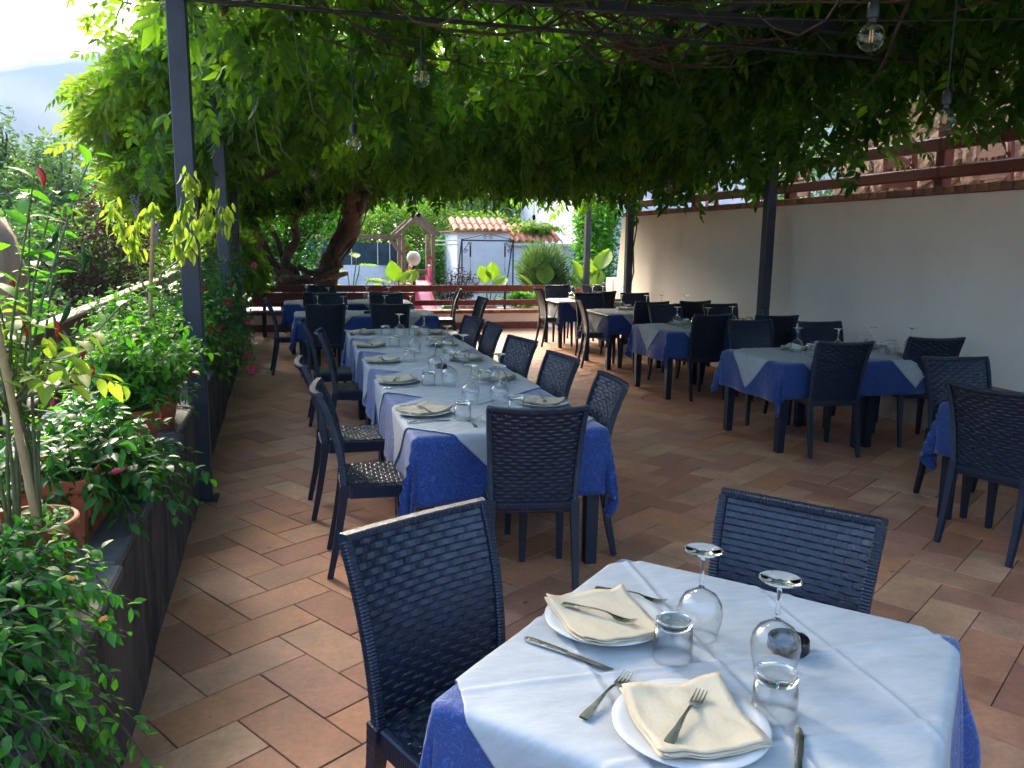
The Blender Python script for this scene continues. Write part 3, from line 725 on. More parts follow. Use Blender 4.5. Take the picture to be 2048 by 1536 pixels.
def seat_surf(u, v):
    x = (u * 2 - 1) * (.19 + .015 * v); y = -.19 + .41 * v
    dip = -.010 * (1 - (u * 2 - 1) ** 2) * math.sin(PI * v)
    return Vector((x, y, .452 + dip)), Vector((0, 0, 1))
def rib_sweep(mb, pts, w_, d_, side=(1, 0, 0), pitch=.0085, amp=.0007):
    """rim bar with fine moulded cross ribs"""
    P = [Vector(p) for p in pts]; L = [0]
    for a, b_ in zip(P, P[1:]): L.append(L[-1] + (b_ - a).length)
    n = max(6, int(L[-1] / pitch * 2)); out = []; sc_ = []
    for i in range(n + 1):
        d = L[-1] * i / n; k = 0
        while k < len(P) - 2 and L[k + 1] < d: k += 1
        f = (d - L[k]) / max(1e-6, L[k + 1] - L[k]); out.append(P[k].lerp(P[k + 1], f)); sc_.append(1 + (amp / w_ * 2) * (1 if i % 2 else -1))
    a, b_ = w_ / 2, d_ / 2; c = min(a, b_) * .35
    sec = [(-a + c, -b_), (a - c, -b_), (a, -b_ + c), (a, b_ - c), (a - c, b_), (-a + c, b_), (-a, b_ - c), (-a, -b_ + c)]
    mb.sweep(out, sec, side, sc_)
def make_chair():
    t = thing('rattan_chair', 'x', 'chair')
    mb = MB(); weave(mb, back_surf, 12, 25, seg=4); to_obj('backrest', mb, NAVY, t)
    mb = MB(); weave(mb, seat_surf, 12, 18, seg=4); to_obj('seat', mb, NAVY, t)
    mb = MB()
    for sx in (-1, 1):
        pts = [tuple(back_surf(.5 + .5 * sx, i / 12)[0] + Vector((sx * .013, 0, 0))) for i in range(13)]
        rib_sweep(mb, pts, .026, .034)
    pts = [tuple(back_surf(i / 16, 1.0)[0] + Vector(((i / 8 - 1) * .022, 0, .010))) for i in range(17)]
    rib_sweep(mb, pts, .020, .032, side=(0, 0, 1))
    pts = [tuple(back_surf(i / 10, 0.0)[0] + Vector((0, .0, -.012))) for i in range(11)]
    rib_sweep(mb, pts, .028, .03, side=(0, 0, 1))
    to_obj('back_frame', mb, NAVY, t)
    mb = MB()
    for sx in (-1, 1):
        rib_sweep(mb, [(sx * .196, -.17, .418), (sx * .207, .20, .418)], .028, .062, side=(1, 0, 0))
    rib_sweep(mb, [(-.20, .222, .418), (.20, .222, .418)], .028, .062, side=(0, 1, 0))
    rib_sweep(mb, [(-.19, -.185, .412), (.19, -.185, .412)], .026, .05, side=(0, 1, 0))
    to_obj('seat_frame', mb, NAVY, t)
    for sx in (-1, 1):
        mb = MB(); pts = [(sx * .203, .222, .392), (sx * .204, .228, .2), (sx * .206, .232, 0)]
        a = [(-.02, -.02), (.02, -.02), (.02, .02), (-.02, .02)]; mb.sweep(pts, a, (1, 0, 0), [1.1, .92, .72]); to_obj('leg', mb, NAVY, t)
        mb = MB(); pts = [(sx * .198, -.195, .45), (sx * .199, -.205, .36), (sx * .201, -.235, .18), (sx * .203, -.275, 0)]
        P = [Vector(p) for p in pts]; n = 26; out = []; q = []
        for i in range(n + 1):
            f = i / n * 3; k = min(2, int(f)); out.append(P[k].lerp(P[k + 1], f - k)); q.append((1.12 - .42 * i / n) * (1 + (.014 if i % 2 else -.014)))
        mb.sweep(out, [(-.019, -.02), (.019, -.02), (.019, .02), (-.019, .02)], (1, 0, 0), q); to_obj('leg', mb, NAVY, t)
    return t
CH = Proto(make_chair())
def chair(x, y, deg, lb, grp):
    return CH.put((x, y, 0), R(deg), "navy chair " + lb, grp, scale=(.99, 1.0, 1.045))
G1, G2, G3, G4 = 'chairs at the foreground table', 'chairs around the long central table', 'chairs around the tables along the white wall', 'chairs around the far left tables'
chair(.43, 1.74, 206, 'with high back at the left side of the foreground table', G1)
chair(1.12, 1.68, 129, 'behind the foreground table, its woven backrest facing the camera', G1)
chair(1.08, 3.63, -9, 'at the near head of the long table, its back to the camera', G2)
for y, x, dg, lb in ((4.03, .41, -92, 'nearest on the left side of the long table'), (4.93, .34, -88, 'second from near end, left side of the long table'),
                     (6.55, .50, -94, 'third from near end, left side of the long table, pushed in'), (7.45, .38, -90, 'fourth from near end, left side of the long table')):
    chair(x, y, dg, lb, G2)
for y, x, dg, lb in ((4.02, 1.36, 86, 'nearest one on the right side of the long table'), (4.86, 1.38, 97, 'second from near end, right side of the long table'), (5.78, 1.38, 102, 'third from near end, right side of the long table'),
                     (6.9, 1.42, 92, 'narrow-looking fourth one on the right side of the long table'), (7.5, 1.38, 100, 'farthest one on the right side of the long table')):
    chair(x, y, dg, lb, G2)
chair(.33, 9.68, 4, 'back to camera, at first table past the long row, leftmost', G4)
chair(1.10, 9.68, -3, 'back to camera, at first table past the long row, right one', G4)
chair(-.02, 10.4, -86, 'at the left end of first table past the long row', G4)
chair(.50, 11.05, 182, 'facing camera, behind first table past the long row, left', G4)
chair(1.25, 11.05, 178, 'facing camera, behind first table past the long row, right', G4)
chair(2.12, 10.35, 92, 'at the right end of first table past the long row', G4)
chair(2.20, 12.35, 84, 'at the right end of the farthest table, before the low white wall', G4)
chair(.35, 11.95, 0, 'near the bench, left one before the farthest left table', G4)
chair(1.30, 11.98, -4, 'near the bench, right one before the farthest left table', G4)
chair(.45, 13.2, 180, 'behind the farthest left table by the bench', G4)
chair(4.14, 5.54, -8, 'back to camera, at the nearest full table by the wall', G3)
chair(5.14, 5.66, -15, 'with wide dark back at the nearest full table, close to the wall', G3)
chair(4.92, 6.42, 176, 'facing camera, behind the nearest full table by the wall, right', G3)
chair(4.28, 6.66, 172, 'facing camera, behind the nearest full table by the wall, left', G3)
chair(4.26, 7.90, 3, 'back to camera, at the second table along the wall, left', G3)
chair(5.0, 7.72, -14, 'back to camera, at the second table along the wall, right', G3)
chair(5.14, 8.72, 176, 'behind the second table along the wall, beside the steel post', G3)
chair(4.42, 8.72, 183, 'behind the second table along the wall, left one', G3)
chair(4.45, 9.75, -3, 'back to camera, at the third table along the wall, left', G3)
chair(5.05, 9.80, 4, 'back to camera, at the third table along the wall, right', G3)
chair(4.03, 10.2, -102, 'turned sideways at the open end of the third table along the wall', G3)
chair(4.25, 10.95, 180, 'behind the third table along the wall, left one', G3)
chair(4.95, 10.9, 178, 'behind the third table along the wall, right one', G3)
chair(4.12, 12.45, -92, 'at the open end of the farthest table by the wall', G3)
chair(4.62, 11.95, 0, 'back to camera, at the farthest table by the wall', G3)
chair(4.45, 13.1, 178, 'behind the farthest table by the wall, left one', G3)
chair(5.15, 13.1, 182, 'behind the farthest table by the wall, right one', G3)
chair(3.81, 3.42, -76, 'at the end of the table cut by the right picture edge', G3)
chair(4.22, 4.05, 170, 'behind the table cut by the right edge of the picture', G3)

# ================================================================= TABLES AND CLOTHS
def make_table(name, hw, hd, top=.73):
    t = thing(name, 'x', 'table')
    mb = MB(); mb.box(-hw, hw, -hd, hd, top - .03, top, .006); to_obj('table_top', mb, NAVY2, t)
    mb = MB()
    for s in (-1, 1):
        mb.box(-hw + .07, hw - .07, s * (hd - .05) - .012, s * (hd - .05) + .012, top - .10, top - .031, .003)
        mb.box(s * (hw - .05) - .012, s * (hw - .05) + .012, -hd + .07, hd - .07, top - .10, top - .031, .003)
    to_obj('apron', mb, NAVY2, t)
    for sx in (-1, 1):
        for sy in (-1, 1):
            mb = MB(); mb.sweep([(sx * (hw - .05), sy * (hd - .05), z) for z in (top - .031, .4, 0)], [(-.034, -.034), (.034, -.034), (.034, .034), (-.034, .034)], (1, 0, 0), [1.1, 1, .86]); to_obj('leg', mb, NAVY, t)
    return t
def drape_pt(px, py, x0, x1, y0, y1, top, off, ph, flare=.045, rad=.018):
    cx, cyy = min(max(px, x0), x1), min(max(py, y0), y1); dx, dy = px - cx, py - cyy; r = math.hypot(dx, dy)
    wr = .0008 * math.sin(px * 31 + ph) * math.sin(py * 27 + ph * 2)
    if r < 1e-6: return (px, py, top + off + abs(wr))
    nx, ny = dx / r, dy / r; corner = abs(nx * ny) * 2
    R2 = rad + off; arc = rad * PI / 2
    if r < arc: a = r / rad; o, dn = R2 * math.sin(a), R2 * (1 - math.cos(a))
    else:
        q = r - arc; along = px * abs(ny) + py * abs(nx)
        k = flare + .13 * corner * (1 - .5 * min(1, q / .4)) + .055 * math.sin(along * 14 + ph) * min(1, q / .15) + corner * .14 * math.sin(math.atan2(ny, nx) * 9 + ph)
        k = max(-.05, min(.6, k)); o = R2 + q * k; dn = R2 + q * math.sqrt(1 - k * k)
    return (cx + nx * o, cyy + ny * o, top + off - dn)
def cloth(name, m, parent_none, cx, cyy, a, rot, x0, x1, y0, y1, top, off, ph, res=44, crease=0, loc=(0, 0), rz=0, a2=None):
    """square cloth, half side a, turned by rot, laid over the table rectangle x0..x1, y0..y1"""
    mb = MB(); V = []; UV = []; c, s = math.cos(rot), math.sin(rot); a2 = a2 or a
    for i in range(res + 1):
        for j in range(res + 1):
            u, v = (i / res * 2 - 1) * a, (j / res * 2 - 1) * a2
            px, py = cx + u * c - v * s, cyy + u * s + v * c
            p = drape_pt(px, py, x0, x1, y0, y1, top, off, ph)
            if crease:
                z = 0
                for q in (-.5, 0, .5):
                    for w0, lim in ((u - q * a + .004 * math.sin(v * 9), 0), (v - q * a2 + .004 * math.sin(u * 8), 1)):
                        z += crease * math.exp(-(w0 / .008) ** 2) * (1 if q == 0 else .7) - crease * .6 * math.exp(-((w0 - .018) / .014) ** 2)
                z += crease * .9 * (math.sin(u * 7 + v * 5 + ph) * math.sin(v * 6 - u * 3)) ** 2
                if p[2] > top - .01: p = (p[0], p[1], p[2] + max(0, z + crease * .6))
            V.append(p); UV.append((u + ph, v + ph * .3))
    n = res + 1; mb.v = V; mb.uv = UV
    for i in range(res):
        for j in range(res):
            q = (i * n + j, (i + 1) * n + j, (i + 1) * n + j + 1, i * n + j + 1)
            mb.f.append(q)
    o = to_obj(name, mb, m, None, smooth=True); o.location = (loc[0], loc[1], 0); o.rotation_euler = (0, 0, rz)
    sld = o.modifiers.new('thickness', 'SOLIDIFY'); sld.thickness = .0012; sld.offset = 1
    return o
TOP = .732
TGL = 'tables of the long central row'
# --- foreground table
FGA = math.atan2(-.743, .669) + 0.0
fc = (.878, 1.458); frz = R(-47.5)
ft = make_table('foreground_table', .43, .44); ft.location = (fc[0], fc[1], 0); ft.rotation_euler = (0, 0, frz); tag(ft, 'square table laid for two in the foreground, under blue and white cloths', 'table')
o = cloth('blue_tablecloth', DAMASK, None, 0, 0, .78, 0, -.43, .43, -.44, .44, TOP, .001, 1.3, 90, loc=fc, rz=frz); tag(o, 'blue damask tablecloth hanging from the foreground table', 'tablecloth', 'blue damask tablecloths')
o = cloth('white_overlay', OVER, None, 0, 0, .575, R(45), -.43, .43, -.44, .44, TOP, .005, 1.3, 230, .0042, loc=fc, rz=frz); tag(o, 'white overlay cloth with folding creases on the foreground table', 'overlay cloth', 'white overlay cloths')
# --- the long row
ord_ = ['nearest', 'second', 'third', 'fourth', 'farthest']
TP = Proto(make_table('dining_table', .485, .475))
LX = 1.02
LY = [4.165 + .955 * i for i in range(5)]
for i, y in enumerate(LY):
    TP.put((LX, y, 0), 0, f'{ord_[i]} of the five tables pushed together into the long row', TGL)
    y0, y1 = (y - .475 if i == 0 else y - 2), (y + .475 if i == 4 else y + 2)
    o = cloth('blue_tablecloth', DAMASK, None, LX, y, .82, 0, LX - .485, LX + .485, y0, y1, TOP, .001 + .0016 * (i % 2), i * 1.7, 56); tag(o, f'blue damask tablecloth on the {ord_[i]} table of the long row', 'tablecloth', 'blue damask tablecloths')
    o = cloth('white_overlay', OVER, None, LX + .0, y - .01, .545, R(45 + rng.uniform(-2, 2)), LX - .485, LX + .485, y0, y1, TOP, .006 + .0016 * (i % 2), i * 1.7, 80, .0026); tag(o, f'white overlay cloth turned cornerwise on the {ord_[i]} table of the long row', 'overlay cloth', 'white overlay cloths')
# --- pairs of square tables in rows
TQ = Proto(make_table('dining_table', .415, .45))
def row(x0, y, hd, names, grp, n=2, off=.83, z=0):
    X0, X1 = x0, x0 + off * n
    for k in range(n):
        cx = x0 + off * (k + .5)
        TQ.put((cx, y, 0), 0, names[k][0], grp, scale=(1, hd / .45, 1))
        a, b_ = (X0 if k == 0 else X0 - 3), (X1 if k == n - 1 else X1 + 3)
        ph = cx * 3 + y
        o = cloth('blue_tablecloth', DAMASK, None, cx, y, .74, 0, a, b_, y - hd, y + hd, TOP, .001 + .0016 * (k % 2), ph, 44); tag(o, names[k][1], 'tablecloth', 'blue damask tablecloths')
        o = cloth('white_overlay', OVER, None, cx, y, .49, R(45), a, b_, y - hd, y + hd, TOP, .006 + .0016 * (k % 2), ph, 44, .0012); tag(o, names[k][2], 'overlay cloth', 'white overlay cloths')
def nm(where): return [(f'{e} half table of the pair {where}', f'blue damask cloth on the {e} half, table pair {where}', f'white overlay on the {e} half, table pair {where}') for e in ('open-side', 'wall-side')]
def nml(where): return [(f'{e} table of the pair {where}', f'blue damask cloth on the {e} table, pair {where}', f'white overlay on the {e} table, pair {where}') for e in ('left', 'right')]
GW, GL_ = 'table pairs along the white wall', 'table pairs at the far left'
row(3.72, 5.93, .45, nm('nearest the camera along the wall'), GW)
row(3.84, 8.20, .45, nm('second along the wall'), GW, off=.82)
row(4.02, 10.28, .47, nm('third along the wall'), GW, off=.74)
row(4.12, 12.5, .42, nm('farthest along the wall'), GW, off=.70)
row(3.80, 3.50, .42, nm('cut by the right edge'), GW)
row(.02, 10.42, .45, nml('just behind the long row'), GL_, off=.86)
row(-.12, 12.45, .42, nml('before the bench'), GL_, off=.92)

# ================================================================= TABLEWARE
def P_plate():
    t = thing('dinner_plate', 'x', 'plate'); mb = MB()
    mb.lathe([(.0, .006), (.085, .0065), (.098, .009), (.128, .016), (.147, .0185), (.1485, .0165), (.128, .012), (.098, .004), (.09, 0), (0, 0)], 48); to_obj('dish', mb, CHINA, t, smooth=True)
    mb = MB(); mb.lathe([(.080, -.0), (.084, -.0005), (.084, -.004), (.080, -.004)], 40, close=True); to_obj('foot_ring', mb, CHINA, t, smooth=True)
    return t
def napkin_mesh(seed):
    mb = MB(); r_ = random.Random(seed); n = 16
    def layer(z0, sx, sy, dx, dy, rot):
        P = []
        for i in range(n + 1):
            row_ = []
            for j in range(n + 1):
                u, v = i / n * 2 - 1, j / n * 2 - 1
                x, y = u * sx + dx + .003 * math.sin(v * 5 + seed), v * sy + dy + .003 * math.sin(u * 6 + seed)
                z = z0 + .004 * (max(0, math.sin(u * 3.1 + seed)) * max(0, v + .2)) + .006 * max(0, u * v) ** 2 + .0015 * math.sin(u * 9 + v * 4 + seed)
                rr = math.hypot(x, y); z += max(0, (rr - .085)) * .20
                row_.append((x * math.cos(rot) - y * math.sin(rot), x * math.sin(rot) + y * math.cos(rot), z))
            P.append(row_)
        mb.grid(P)
    layer(.002, .100, .103, 0, 0, 0); layer(.0055, .099, .101, .003, -.002, .03); layer(.009, .098, .100, .001, .002, -.015)
    return mb
def P_nap(k):
    t = thing('paper_napkin', 'x', 'napkin'); o = to_obj('folded_sheet', napkin_mesh(k), NAPKIN, t, smooth=True)
    s_ = o.modifiers.new('thickness', 'SOLIDIFY'); s_.thickness = .0016; s_.offset = -1; return t
def P_fork():
    t = thing('fork', 'x', 'fork'); mb = MB()
    pr = [(-.10, .0095, .002), (-.085, .0105, .003), (-.05, .006, .007), (-.01, .0032, .012), (.02, .003, .012), (.035, .0045, .008), (.045, .0105, .004), (.058, .0125, .002)]
    top = [[(-w_, y, z + .0012), (0, y, z + .0022), (w_, y, z + .0012)] for y, w_, z in pr]; bot = [[(w_, y, z - .0012), (0, y, z - .0016), (-w_, y, z - .0012)] for y, w_, z in pr]
    mb.grid(top); mb.grid(bot); ed = [[t_[0], b_[2]] for t_, b_ in zip(top, bot)]; mb.grid(ed); mb.grid([[b_[0], t_[2]] for t_, b_ in zip(top, bot)])
    to_obj('handle', mb, STEELC, t, smooth=True)
    for k in range(4):
        mb = MB(); x = -.0105 + .007 * k; mb.sweep([(x, .056, .002), (x, .075, .0035), (x, .095, .010)], [(-.0019, -.0013), (.0019, -.0013), (.0019, .0013), (-.0019, .0013)], (1, 0, 0), [1, .9, .5]); to_obj('tine', mb, STEELC, t)
    return t
def P_knife():
    t = thing('table_knife', 'x', 'knife'); mb = MB()
    mb.sweep([(0, -.115, .004), (0, -.10, .005), (0, -.04, .006), (0, .0, .006)], [(-.009, -.0022), (0, -.0035), (.009, -.0022), (.009, .0022), (0, .0035), (-.009, .0022)], (1, 0, 0), [.75, 1, .8, .72]); to_obj('handle', mb, STEELC, t, smooth='auto')
    mb = MB(); top = [[(-.006, .001, .006), (.006, .001, .007)], [(-.0075, .03, .005), (.009, .03, .006)], [(-.0075, .08, .004), (.0095, .08, .005)], [(-.007, .105, .003), (.004, .108, .004)], [(-.006, .113, .003), (-.004, .115, .003)]]
    mb.grid(top); mb.grid([[(b_[0], b_[1], b_[2] - .0016), (a[0], a[1], a[2] - .0016)] for a, b_ in top]); to_obj('blade', mb, STEELC, t)
    return t
def P_glass():   # wine glass standing upside down on its rim
    t = thing('wine_glass', 'x', 'glass'); H = .205
    out = [(.031, 0), (.034, .012), (.0395, .04), (.0415, .062), (.0385, .083), (.029, .100), (.016, .110), (.0065, .117)]
    inn = [(.0055, .115), (.0148, .1086), (.0280, .0986), (.0374, .0820), (.0403, .0620), (.0383, .040), (.0330, .012), (.0300, .0)]
    mb = MB(); mb.lathe(out + inn, 36, close=True); to_obj('bowl', mb, WINE, t, smooth=True)
    mb = MB(); mb.lathe([(0, .1145), (.0062, .1172), (.0042, .126), (.0036, .150), (.0040, .178), (.0065, .192), (0, .193)], 14); to_obj('stem', mb, SOLID, t, smooth=True)
    mb = MB(); mb.lathe([(0, .1932), (.007, .1928), (.016, .1985), (.0345, .2025), (.0355, .2038), (.0345, .205), (.015, .2048), (0, .2044)], 36); to_obj('foot', mb, SOLID, t, smooth=True)
    return t
def P_tumbler():
    t = thing('tumbler', 'x', 'tumbler'); 
    mb = MB(); mb.lathe([(.0375, 0), (.0365, .03), (.0345, .076), (.0325, .0758), (.0348, .03), (.0358, 0)], 36, close=True); to_obj('wall', mb, WINE, t, smooth=True)
    mb = MB(); mb.lathe([(0, .0745), (.029, .0740), (.0318, .0765), (.0340, .0775), (.0338, .091), (.031, .0935), (.026, .0925), (.024, .0900), (0, .0895)], 36); to_obj('base', mb, SOLID, t, smooth=True)
    return t
def P_ash():
    t = thing('ashtray', 'x', 'ashtray'); mb = MB(); n = 48
    prof = [(.0, .006), (.032, .006), (.036, .010), (.038, .024), (.0405, .029), (.0445, .029), (.046, .026), (.047, .004), (.044, 0), (0, 0)]
    mb.lathe(prof, n)
    for q in range(3, 6):   # three cigarette notches
        for j in range(n):
            if (j % 16) in (0, 1, 15):
                x, y, z = mb.v[q * n + j]; mb.v[q * n + j] = (x, y, z - .010)
    to_obj('bowl', mb, BLACKGLASS, t, smooth='auto'); mb = MB(); mb.lathe([(0, -.0005), (.043, -.0005), (.043, -.0025), (0, -.0025)], 24); to_obj('pad', mb, BLACKPL, t); return t
PL, FK, KN, WG, TB, AT = Proto(P_plate()), Proto(P_fork()), Proto(P_knife()), Proto(P_glass()), Proto(P_tumbler()), Proto(P_ash())
NP = [Proto(P_nap(k)) for k in (1, 4, 7)]
ZT = TOP + .0105
cnt = [0]
def setting(x, y, face, wh, fork=True, knife=True, glass=None, tumb=None, nap_rot=None, fgap=.19):
    """face: direction (deg, 0=+Y) in which the sitter looks; wh: words that place it"""
    i = cnt[0]; cnt[0] += 1
    a = R(face); f = (-math.sin(a), math.cos(a)); r_ = (math.cos(a), math.sin(a))
    at = lambda dr, df: (x + r_[0] * dr + f[0] * df, y + r_[1] * dr + f[1] * df)
    PL.put((x, y, ZT + .003), rng.random() * 6, f'white china plate {wh}', 'dinner plates')
    NP[i % 3].put((x, y, ZT + .013), a + (nap_rot if nap_rot is not None else rng.choice((.1, .75, .6, .9))) , f'cream napkin on plate {wh}', 'paper napkins')
    if fork: FK.put((*at(.01, 0), ZT + .0255), a + rng.uniform(1.2, 1.9) if nap_rot is None else a + .5, f'fork on the napkin {wh}', 'forks', tilt=(rng.uniform(-.02, .02), 0))
    if knife:
        KN.put((*at(fgap, 0), ZT + .001), a + rng.uniform(-.12, .12), f'knife beside plate {wh}', 'table knives')
        FK.put((*at(-fgap, 0), ZT + .001), a + rng.uniform(-.12, .12), f'fork on cloth beside plate {wh}', 'forks')
    if glass: WG.put((glass[0], glass[1], ZT), rng.random() * 6, f'upturned wine glass, place {wh}', 'upturned wine glasses', scale=GS)
    if tumb: TB.put((tumb[0], tumb[1], ZT), rng.random() * 6, f'upturned tumbler, place {wh}', 'upturned tumblers', scale=TS)
# foreground place settings, put by hand
FZ = TOP + .0085
PL.put((.705, 1.69, FZ + .004), .3, 'white china plate on the far left of the foreground table', 'dinner plates')
PL.put((.70, 1.245, FZ + .004), 1.3, 'large white china plate nearest the camera on the foreground table', 'dinner plates')
NP[0].put((.695, 1.675, FZ + .0165), R(2), 'folded cream napkin on the far left plate of the foreground table', 'paper napkins', scale=(1.06, 1.2, 1.2))
NP[1].put((.70, 1.245, FZ + .0165), R(-4), 'folded cream napkin on the plate nearest the camera', 'paper napkins', scale=(1.06, 1.1, 1.2))
def aim(p0, p1): return -math.atan2(p1[0] - p0[0], p1[1] - p0[1])
def lay(pr, a, b_, z, lb, g, h=.0, tilt=0, shift=0):
    an = aim(a, b_); c = ((a[0] + b_[0]) / 2, (a[1] + b_[1]) / 2); return pr.put((c[0] + shift, c[1], z), an, lb, g, tilt=(tilt, 0))
lay(KN, (.48, 1.67), (.65, 1.46), FZ + .003, 'table knife lying left of the two plates on the foreground table', 'table knives')
lay(FK, (.51, 1.32), (.67, 1.455), FZ + .004, 'fork lying on the white cloth left of the plate nearest the camera', 'forks')
lay(FK, (.62, 1.175), (.76, 1.31), FZ + .030, 'fork lying on the napkin nearest the camera', 'forks')
lay(FK, (.61, 1.765), (.76, 1.60), FZ + .030, 'fork lying on the far left napkin of the foreground table', 'forks')
lay(FK, (.75, 1.88), (.90, 1.74), FZ + .004, 'fork reaching out behind the far plate of the foreground table', 'forks')
lay(KN, (.78, 1.02), (.90, 1.19), FZ + .003, 'table knife right of the plate nearest the camera', 'table knives')
WG.put((.895, 1.575, FZ), 0, 'upturned wine glass further left on the foreground table', 'upturned wine glasses', scale=GS)
WG.put((.975, 1.39, FZ), 1, 'upturned wine glass beside the ashtray on the foreground table', 'upturned wine glasses', scale=GS)
TB.put((.79, 1.50, FZ), 0, 'upturned tumbler touching the far plate on the foreground table', 'upturned tumblers', scale=TS)
TB.put((.885, 1.25, FZ), 0, 'upturned tumbler right of the plate nearest the camera', 'upturned tumblers', scale=TS)
AT.put((1.065, 1.47, FZ + .003), .6, 'black notched ashtray on the foreground table', 'black ashtrays')
# long row
on = ['first', 'second', 'third', 'fourth', 'fifth']
gl = [(.96, 4.41), (.95, 5.0), (.95, 5.52), (.95, 6.54), (.98, 7.75)]; tl = [(.83, 4.0), (.82, 5.03), (.85, 6.12), (.84, 7.0), (.86, 7.9)]
for i, (x, y) in enumerate([(.65, 4.17), (.63, 5.16), (.63, 6.1), (.62, 7.03), (.63, 8.03)]):
    setting(x, y, -90, f'{on[i]} from near end, left side of long row', glass=gl[i], tumb=tl[i], fgap=.2)
gr = [(1.12, 4.37), (1.24, 4.85), (1.23, 5.92), (1.23, 6.56), (1.20, 7.6)]; tr = [(1.14, 4.08), (1.18, 5.0), (1.14, 6.0), (1.15, 6.9), (1.12, 7.8)]
for i, (x, y) in enumerate([(1.36, 4.28), (1.29, 5.18), (1.28, 6.1), (1.26, 7.0), (1.29, 7.9)]):
    setting(x, y, 90, f'{on[i]} from near end, right side of long row', glass=gr[i], tumb=tr[i], fgap=.2)
setting(1.06, 3.90, 0, 'at the near head of the long row', fork=False, fgap=.21)
AT.put((1.02, 5.70, ZT + .003), 0, 'black ashtray in the middle of the long row', 'black ashtrays')
def quad(x0, x1, y, hd, wh):
    k = 0
    for cx, e in ((x0, 'open-side' if x0 > 3 else 'left'), (x1, 'wall-side' if x0 > 3 else 'right')):
        for sgn, fc_, ee in ((-1, 0, 'near'), (1, 180, 'far')):
            setting(cx, y + sgn * (hd - .18), fc_, f'at {e} {ee} seat, {wh}', fork=False, knife=(y < 9),
                    glass=(cx + .16 * (-sgn), y + sgn * .06), tumb=(cx - .02 + .1 * sgn, y + sgn * (hd - .37) + .0), fgap=.19)
quad(4.35, 5.1, 5.93, .45, 'nearest pair along the wall')
quad(4.35, 5.05, 8.2, .45, 'second pair along the wall')
quad(4.55, 5.15, 10.28, .45, 'third pair along the wall')
quad(4.60, 5.15, 12.5, .42, 'farthest pair along the wall')
quad(.45, 1.30, 10.42, .45, 'pair behind the long row')
quad(.35, 1.25, 12.45, .42, 'pair before the bench')
setting(4.35, 3.68, 180, 'at the far seat, table cut by the right edge', knife=False, fork=False)
AT.put((.90, 10.3, ZT + .003), 0, 'black ashtray on the table pair behind the long row', 'black ashtrays')

# ================================================================= WISTERIA CANOPY
wv = thing('wisteria_vine', 'huge old wisteria with twisted trunks spreading a leafy roof over the whole terrace', 'vine', (.45, 15.7, 0))
wi = Matrix.Translation((-.45, -15.7, 0))
def wpart(name, mb, m, smooth=True):
    mb.xf(wi); return to_obj(name, mb, m, wv, smooth=smooth)
def wob(pts, amp, k=5, seed=0):
    """resample a polyline with smooth wobble"""
    P = [Vector(p) for p in pts]; out = []; r_ = random.Random(seed); a, b_ = r_.random() * 6, r_.random() * 6
    n = len(P) - 1
    for i in range(n):
        p0, p1, p2, p3 = P[max(0, i - 1)], P[i], P[i + 1], P[min(n, i + 2)]
        for j in range(k):
            t = j / k; q = .5 * ((2 * p1) + (p2 - p0) * t + (2 * p0 - 5 * p1 + 4 * p2 - p3) * t * t + (3 * p1 - p0 - 3 * p2 + p3) * t ** 3)
            f = i + t; out.append(q + Vector((math.sin(f * 4.1 + a), math.sin(f * 3.3 + b_), math.sin(f * 5.2 + a + b_) * .6)) * amp)
    out.append(P[-1]); return out
def limb(pts, r0, r1, m, name, seed, lump=.12, n=10):
    p = wob(pts, r0 * .25, 6, seed); k = len(p); r_ = random.Random(seed)
    rad = [(r0 + (r1 - r0) * i / (k - 1)) * (1 + lump * math.sin(i * 1.9 + seed) + lump * .5 * r_.uniform(-1, 1)) for i in range(k)]
    mb = MB(); mb.tube(p, rad, n); wpart(name, mb, m)
TY = 15.75
limb([(.62, TY, -.1), (.60, TY, .7), (.66, TY - .1, 1.15), (.95, TY - .3, 1.7), (1.10, TY - .8, 2.25), (.98, TY - 1.6, 2.75), (1.2, TY - 3, 3.0)], .19, .16, BARK, 'trunk', 1, .16, 14)
limb([(.45, TY, .1), (.55, TY - .12, .95), (.85, TY - .30, 1.5), (1.0, TY - .4, 1.9), (1.25, TY - 1.0, 2.3), (1.6, TY - 2.2, 2.75)], .10, .09, BARK, 'trunk', 2)
limb([(.72, TY, .1), (.78, TY - .18, 1.0), (.82, TY - .4, 1.45), (1.08, TY - .5, 1.9), (1.02, TY - .9, 2.4)], .07, .06, BARK, 'trunk', 3)
limb([(.05, TY, -.1), (.0, TY - .1, .8), (-.38, TY - .1, 1.2), (-.62, TY - .2, 1.65), (-.72, TY - .3, 2.1), (-.80, TY - .6, 2.7), (-.9, TY - 1.6, 3.0)], .13, .10, PALEBARK, 'trunk', 4, .10, 14)
limb([(.15, TY, .1), (.05, TY - .1, .95), (-.1, TY - .1, 1.3), (.1, TY - .1, 1.75), (.05, TY - .3, 2.1), (.5, TY - .5, 2.35), (1.0, TY - .8, 2.5)], .10, .07, BARK, 'trunk', 5)
limb([(-.02, TY, .1), (-.12, TY, 1.1), (-.25, TY, 1.6), (-.45, TY, 2.0), (-.6, TY - .4, 2.6)], .06, .05, BARK, 'trunk', 6)
for i, (a, b_) in enumerate([((-.35, .95), (1.0, 1.05)), ((-.3, 1.08), (.7, .9)), ((.0, .88), (.9, 1.2)), ((-.2, .98), (.5, 1.12)), ((.1, 1.18), (.8, .98)), ((-.3, .86), (.3, .98))]):
    limb([(a[0], TY - .25 - .04 * i, a[1]), ((a[0] + b_[0]) / 2, TY - .35, (a[1] + b_[1]) / 2 - .08), (b_[0], TY - .25, b_[1])], .055, .045, BARK if i % 3 else PALEBARK, 'root', 20 + i)
